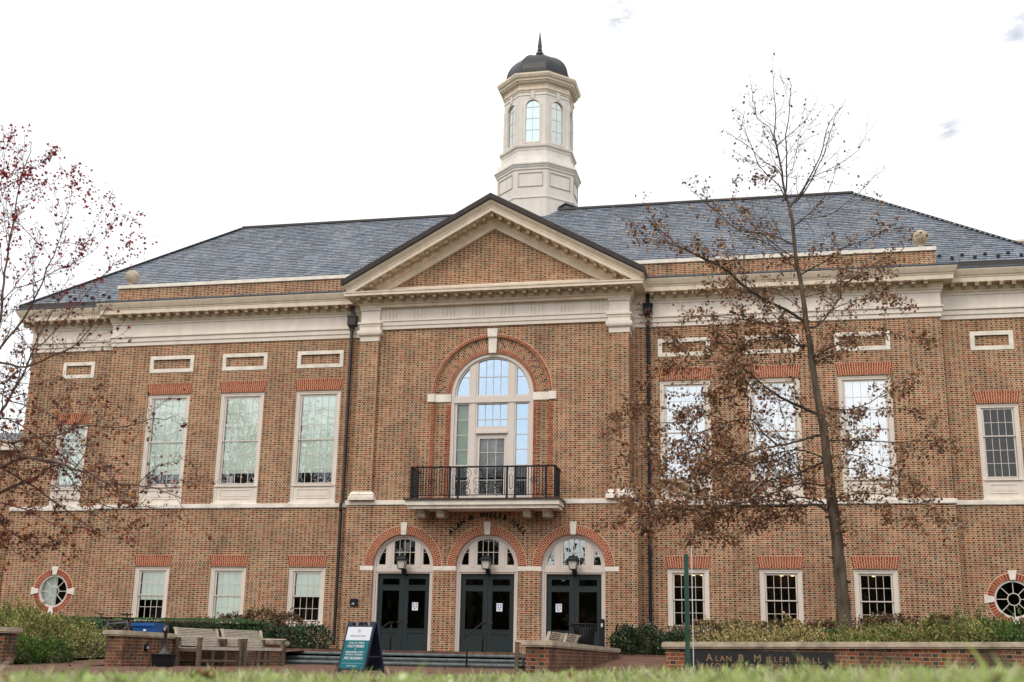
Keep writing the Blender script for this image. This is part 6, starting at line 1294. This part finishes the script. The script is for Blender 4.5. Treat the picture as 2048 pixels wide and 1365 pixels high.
M_ever = ramp_mat('dark_green_leaves', [(.03, .06, .02), (.05, .09, .03), (.02, .045, .015), (.07, .10, .03)], .6, .3)
for i, (x, y, h) in enumerate(((-27, -50, 23), (-34.5, -53, 25), (-42, -50, 23), (2, -92, 17), (16, -84, 13))):
    bgtree('shade_tree', ['broad tree reflected in the upper left windows', 'tallest tree across the lawn, seen only as a reflection', 'outermost reflected tree, opposite the left wing', 'tree opposite the entrance, mirrored in the arched window', 'lowest tree behind the lawn, mirrored in the ground floor panes'][i], x, y, h, h*.36, M_ever, 3600 if i < 3 else 7000, 40+i, .30 if i < 3 else .55)
# distant woods across the lawn, behind the photographer: they darken the low glass
rng = np.random.default_rng(77); P = []; mb = MB()
for k in range(70):
    a = PI*(1.02+.96*k/69); rr = 95+rng.uniform(-6, 8); x, y = rr*math.cos(a)+5, rr*math.sin(a)+5; h = rng.uniform(10, 15)
    for _ in range(120): v = rng.normal(size=3); v /= np.linalg.norm(v); P.append((x+v[0]*5.5, y+v[1]*5.5, h*.5+v[2]*h*.55))
    mb.lathe([(.1, -1), (3.8, 0), (4.6, h*.4), (3.6, h*.75), (.2, h*.92)], (x, y), 9)
wo = mb.build('far_woods', mat('wood_interior', (.02, .026, .012), .95, .05, var=.5, vscale=.5)); tag(wo, 'dark belt of far woods across the lawn behind the viewpoint', 'woods', kind='stuff')
fo = leaf_mesh('foliage', P, 1.3, 'leaf', M_ever, wo, rng)
# ------------------------------------------------------------------ lawn grass and fallen leaves
rng = np.random.default_rng(9); n = 26000
d = 2.1+rng.random(n)**1.6*10; w_ = rng.uniform(-.50, .50, n)
Fh = np.array([math.sin(CY), math.cos(CY)]); Rh = np.array([math.cos(CY), -math.sin(CY)])
px = CLOC.x+Fh[0]*d+Rh[0]*w_*d; py = CLOC.y+Fh[1]*d+Rh[1]*w_*d; pz = np.array([lawn(a, b) for a, b in zip(px, py)])-.005
cl = np.sin(px*3.1+1)*np.cos(py*2.3)+rng.normal(0, .5, n); hgt = np.clip(rng.normal(.062, .015, n)+.012*cl, .025, .12); tall = rng.random(n) < .010; hgt[tall] *= 1.35; t2 = (w_ > .12) & (rng.random(n) < .022) & (d > 1.8) & (d < 5); hgt[t2] += rng.uniform(.01, .055, n)[t2]
hgt += np.maximum(0, w_)*.022
ang = rng.uniform(0, 2*PI, n); wd_ = rng.uniform(.0028, .0062, n)*(1+.0*d); ln = rng.normal(0, .35, (n, 2))*hgt[:, None]
V = np.zeros((n, 5, 3)); dx = np.cos(ang)*wd_; dy = np.sin(ang)*wd_
for k, (t_, s_) in enumerate(((0, -1), (0, 1), (.6, .8), (1, 0), (.6, -.8))):
    V[:, k, 0] = px+dx*s_+ln[:, 0]*t_**2; V[:, k, 1] = py+dy*s_+ln[:, 1]*t_**2; V[:, k, 2] = pz+hgt*t_*(1-.12*t_)
me = bpy.data.meshes.new('grass'); me.vertices.add(n*5); me.vertices.foreach_set('co', V.reshape(-1).astype(np.float32)); me.loops.add(n*5); me.loops.foreach_set('vertex_index', np.arange(n*5, dtype=np.int32))
me.polygons.add(n); me.polygons.foreach_set('loop_start', np.arange(0, n*5, 5, dtype=np.int32)); me.polygons.foreach_set('loop_total', np.full(n, 5, dtype=np.int32))
me.materials.append(ramp_mat('grass_blades', [(.50, .62, .19), (.60, .68, .26), (.30, .38, .11), (.64, .64, .38), (.46, .54, .20), (.68, .62, .46), (.24, .32, .10), (.58, .63, .30), (.36, .26, .14)], .55, .3, trans=.4)); me.update(calc_edges=True)
g = bpy.data.objects.new('grass', me); S.collection.objects.link(g); tag(g, 'bright green lawn grass with pale blades in the foreground', 'grass', kind='stuff')
# broad clover leaves among the blades
cp = []; cn = 900; cd = 1.6+rng.random(cn)*5; cw = rng.uniform(-.48, .48, cn); 
for d_, w2 in zip(cd, cw):
    x = CLOC.x+Fh[0]*d_+Rh[0]*w2*d_; y = CLOC.y+Fh[1]*d_+Rh[1]*w2*d_
    if math.sin(x*5+2)*math.cos(y*4) > -.1: cp.append((x, y, lawn(x, y)+.050+rng.normal(0, .008)))
cl_ = leaf_mesh('clover', cp, .022, 'leaf', ramp_mat('clover_leaves', [(.45, .58, .20), (.36, .50, .14), (.60, .70, .36), (.30, .42, .12)], .6, .3, trans=.3), None, rng); tag(cl_, 'small round pale clover leaves mixed into the foreground lawn', 'clover', kind='stuff')
M_dead = mat('dead_leaf', (.20, .075, .03), .8, .15, var=.5, vscale=20)
for i, (u, dd, lab, sz) in enumerate(((-.235, 3.4, 'dark curled dead leaf in the grass before the ash receptacle', .055), (-.105, 3.6, 'small rusty leaf in the grass right of the face mask sign', .04), (.075, 3.0, 'orange brown leaf lying in the grass below the right entrance door', .06),
                                ( .11, 3.9, 'second small brown leaf in the grass right of the orange one', .04), (.23, 3.2, 'brown leaf in the grass under the middle right window', .05), (-.40, 3.6, 'dull brown leaf in the grass at the far left', .035))):
    x = CLOC.x+Fh[0]*dd+Rh[0]*u*dd; y = CLOC.y+Fh[1]*dd+Rh[1]*u*dd; z = lawn(x, y)+.052
    o = leaf_mesh('fallen_leaf', [(x, y, z)], sz, 'oak', M_dead, None, np.random.default_rng(60+i), fold=.6); tag(o, lab, 'leaf', 'fallen leaves on the lawn')
lp = []
for _ in range(70): dd = 2.8+rng.random()*4; u = rng.uniform(-.45, .45); x = CLOC.x+Fh[0]*dd+Rh[0]*u*dd; y = CLOC.y+Fh[1]*dd+Rh[1]*u*dd; lp.append((x, y, lawn(x, y)+.045))
o = leaf_mesh('leaf_litter', lp, .03, 'oak', M_oak, None, np.random.default_rng(8), fold=.5); tag(o, 'small fallen oak leaves strewn through the lawn grass', 'leaves', kind='stuff')
# scattered leaves on the paving
rd = random.Random(3); pl = []
for _ in range(160): y = rd.uniform(-24, -6.2); pl.append((rd.uniform(-6.5, 7), y, -.455+.04*max(0, (y+17)/12)*0))
o = leaf_mesh('leaf_litter', [p for p in pl if -3.4 < p[0] < 4.6 or p[1] < -17.5], .07, 'oak', M_dead, None, np.random.default_rng(2)); tag(o, 'scattered brown leaves on the brick paving', 'leaves', kind='stuff')
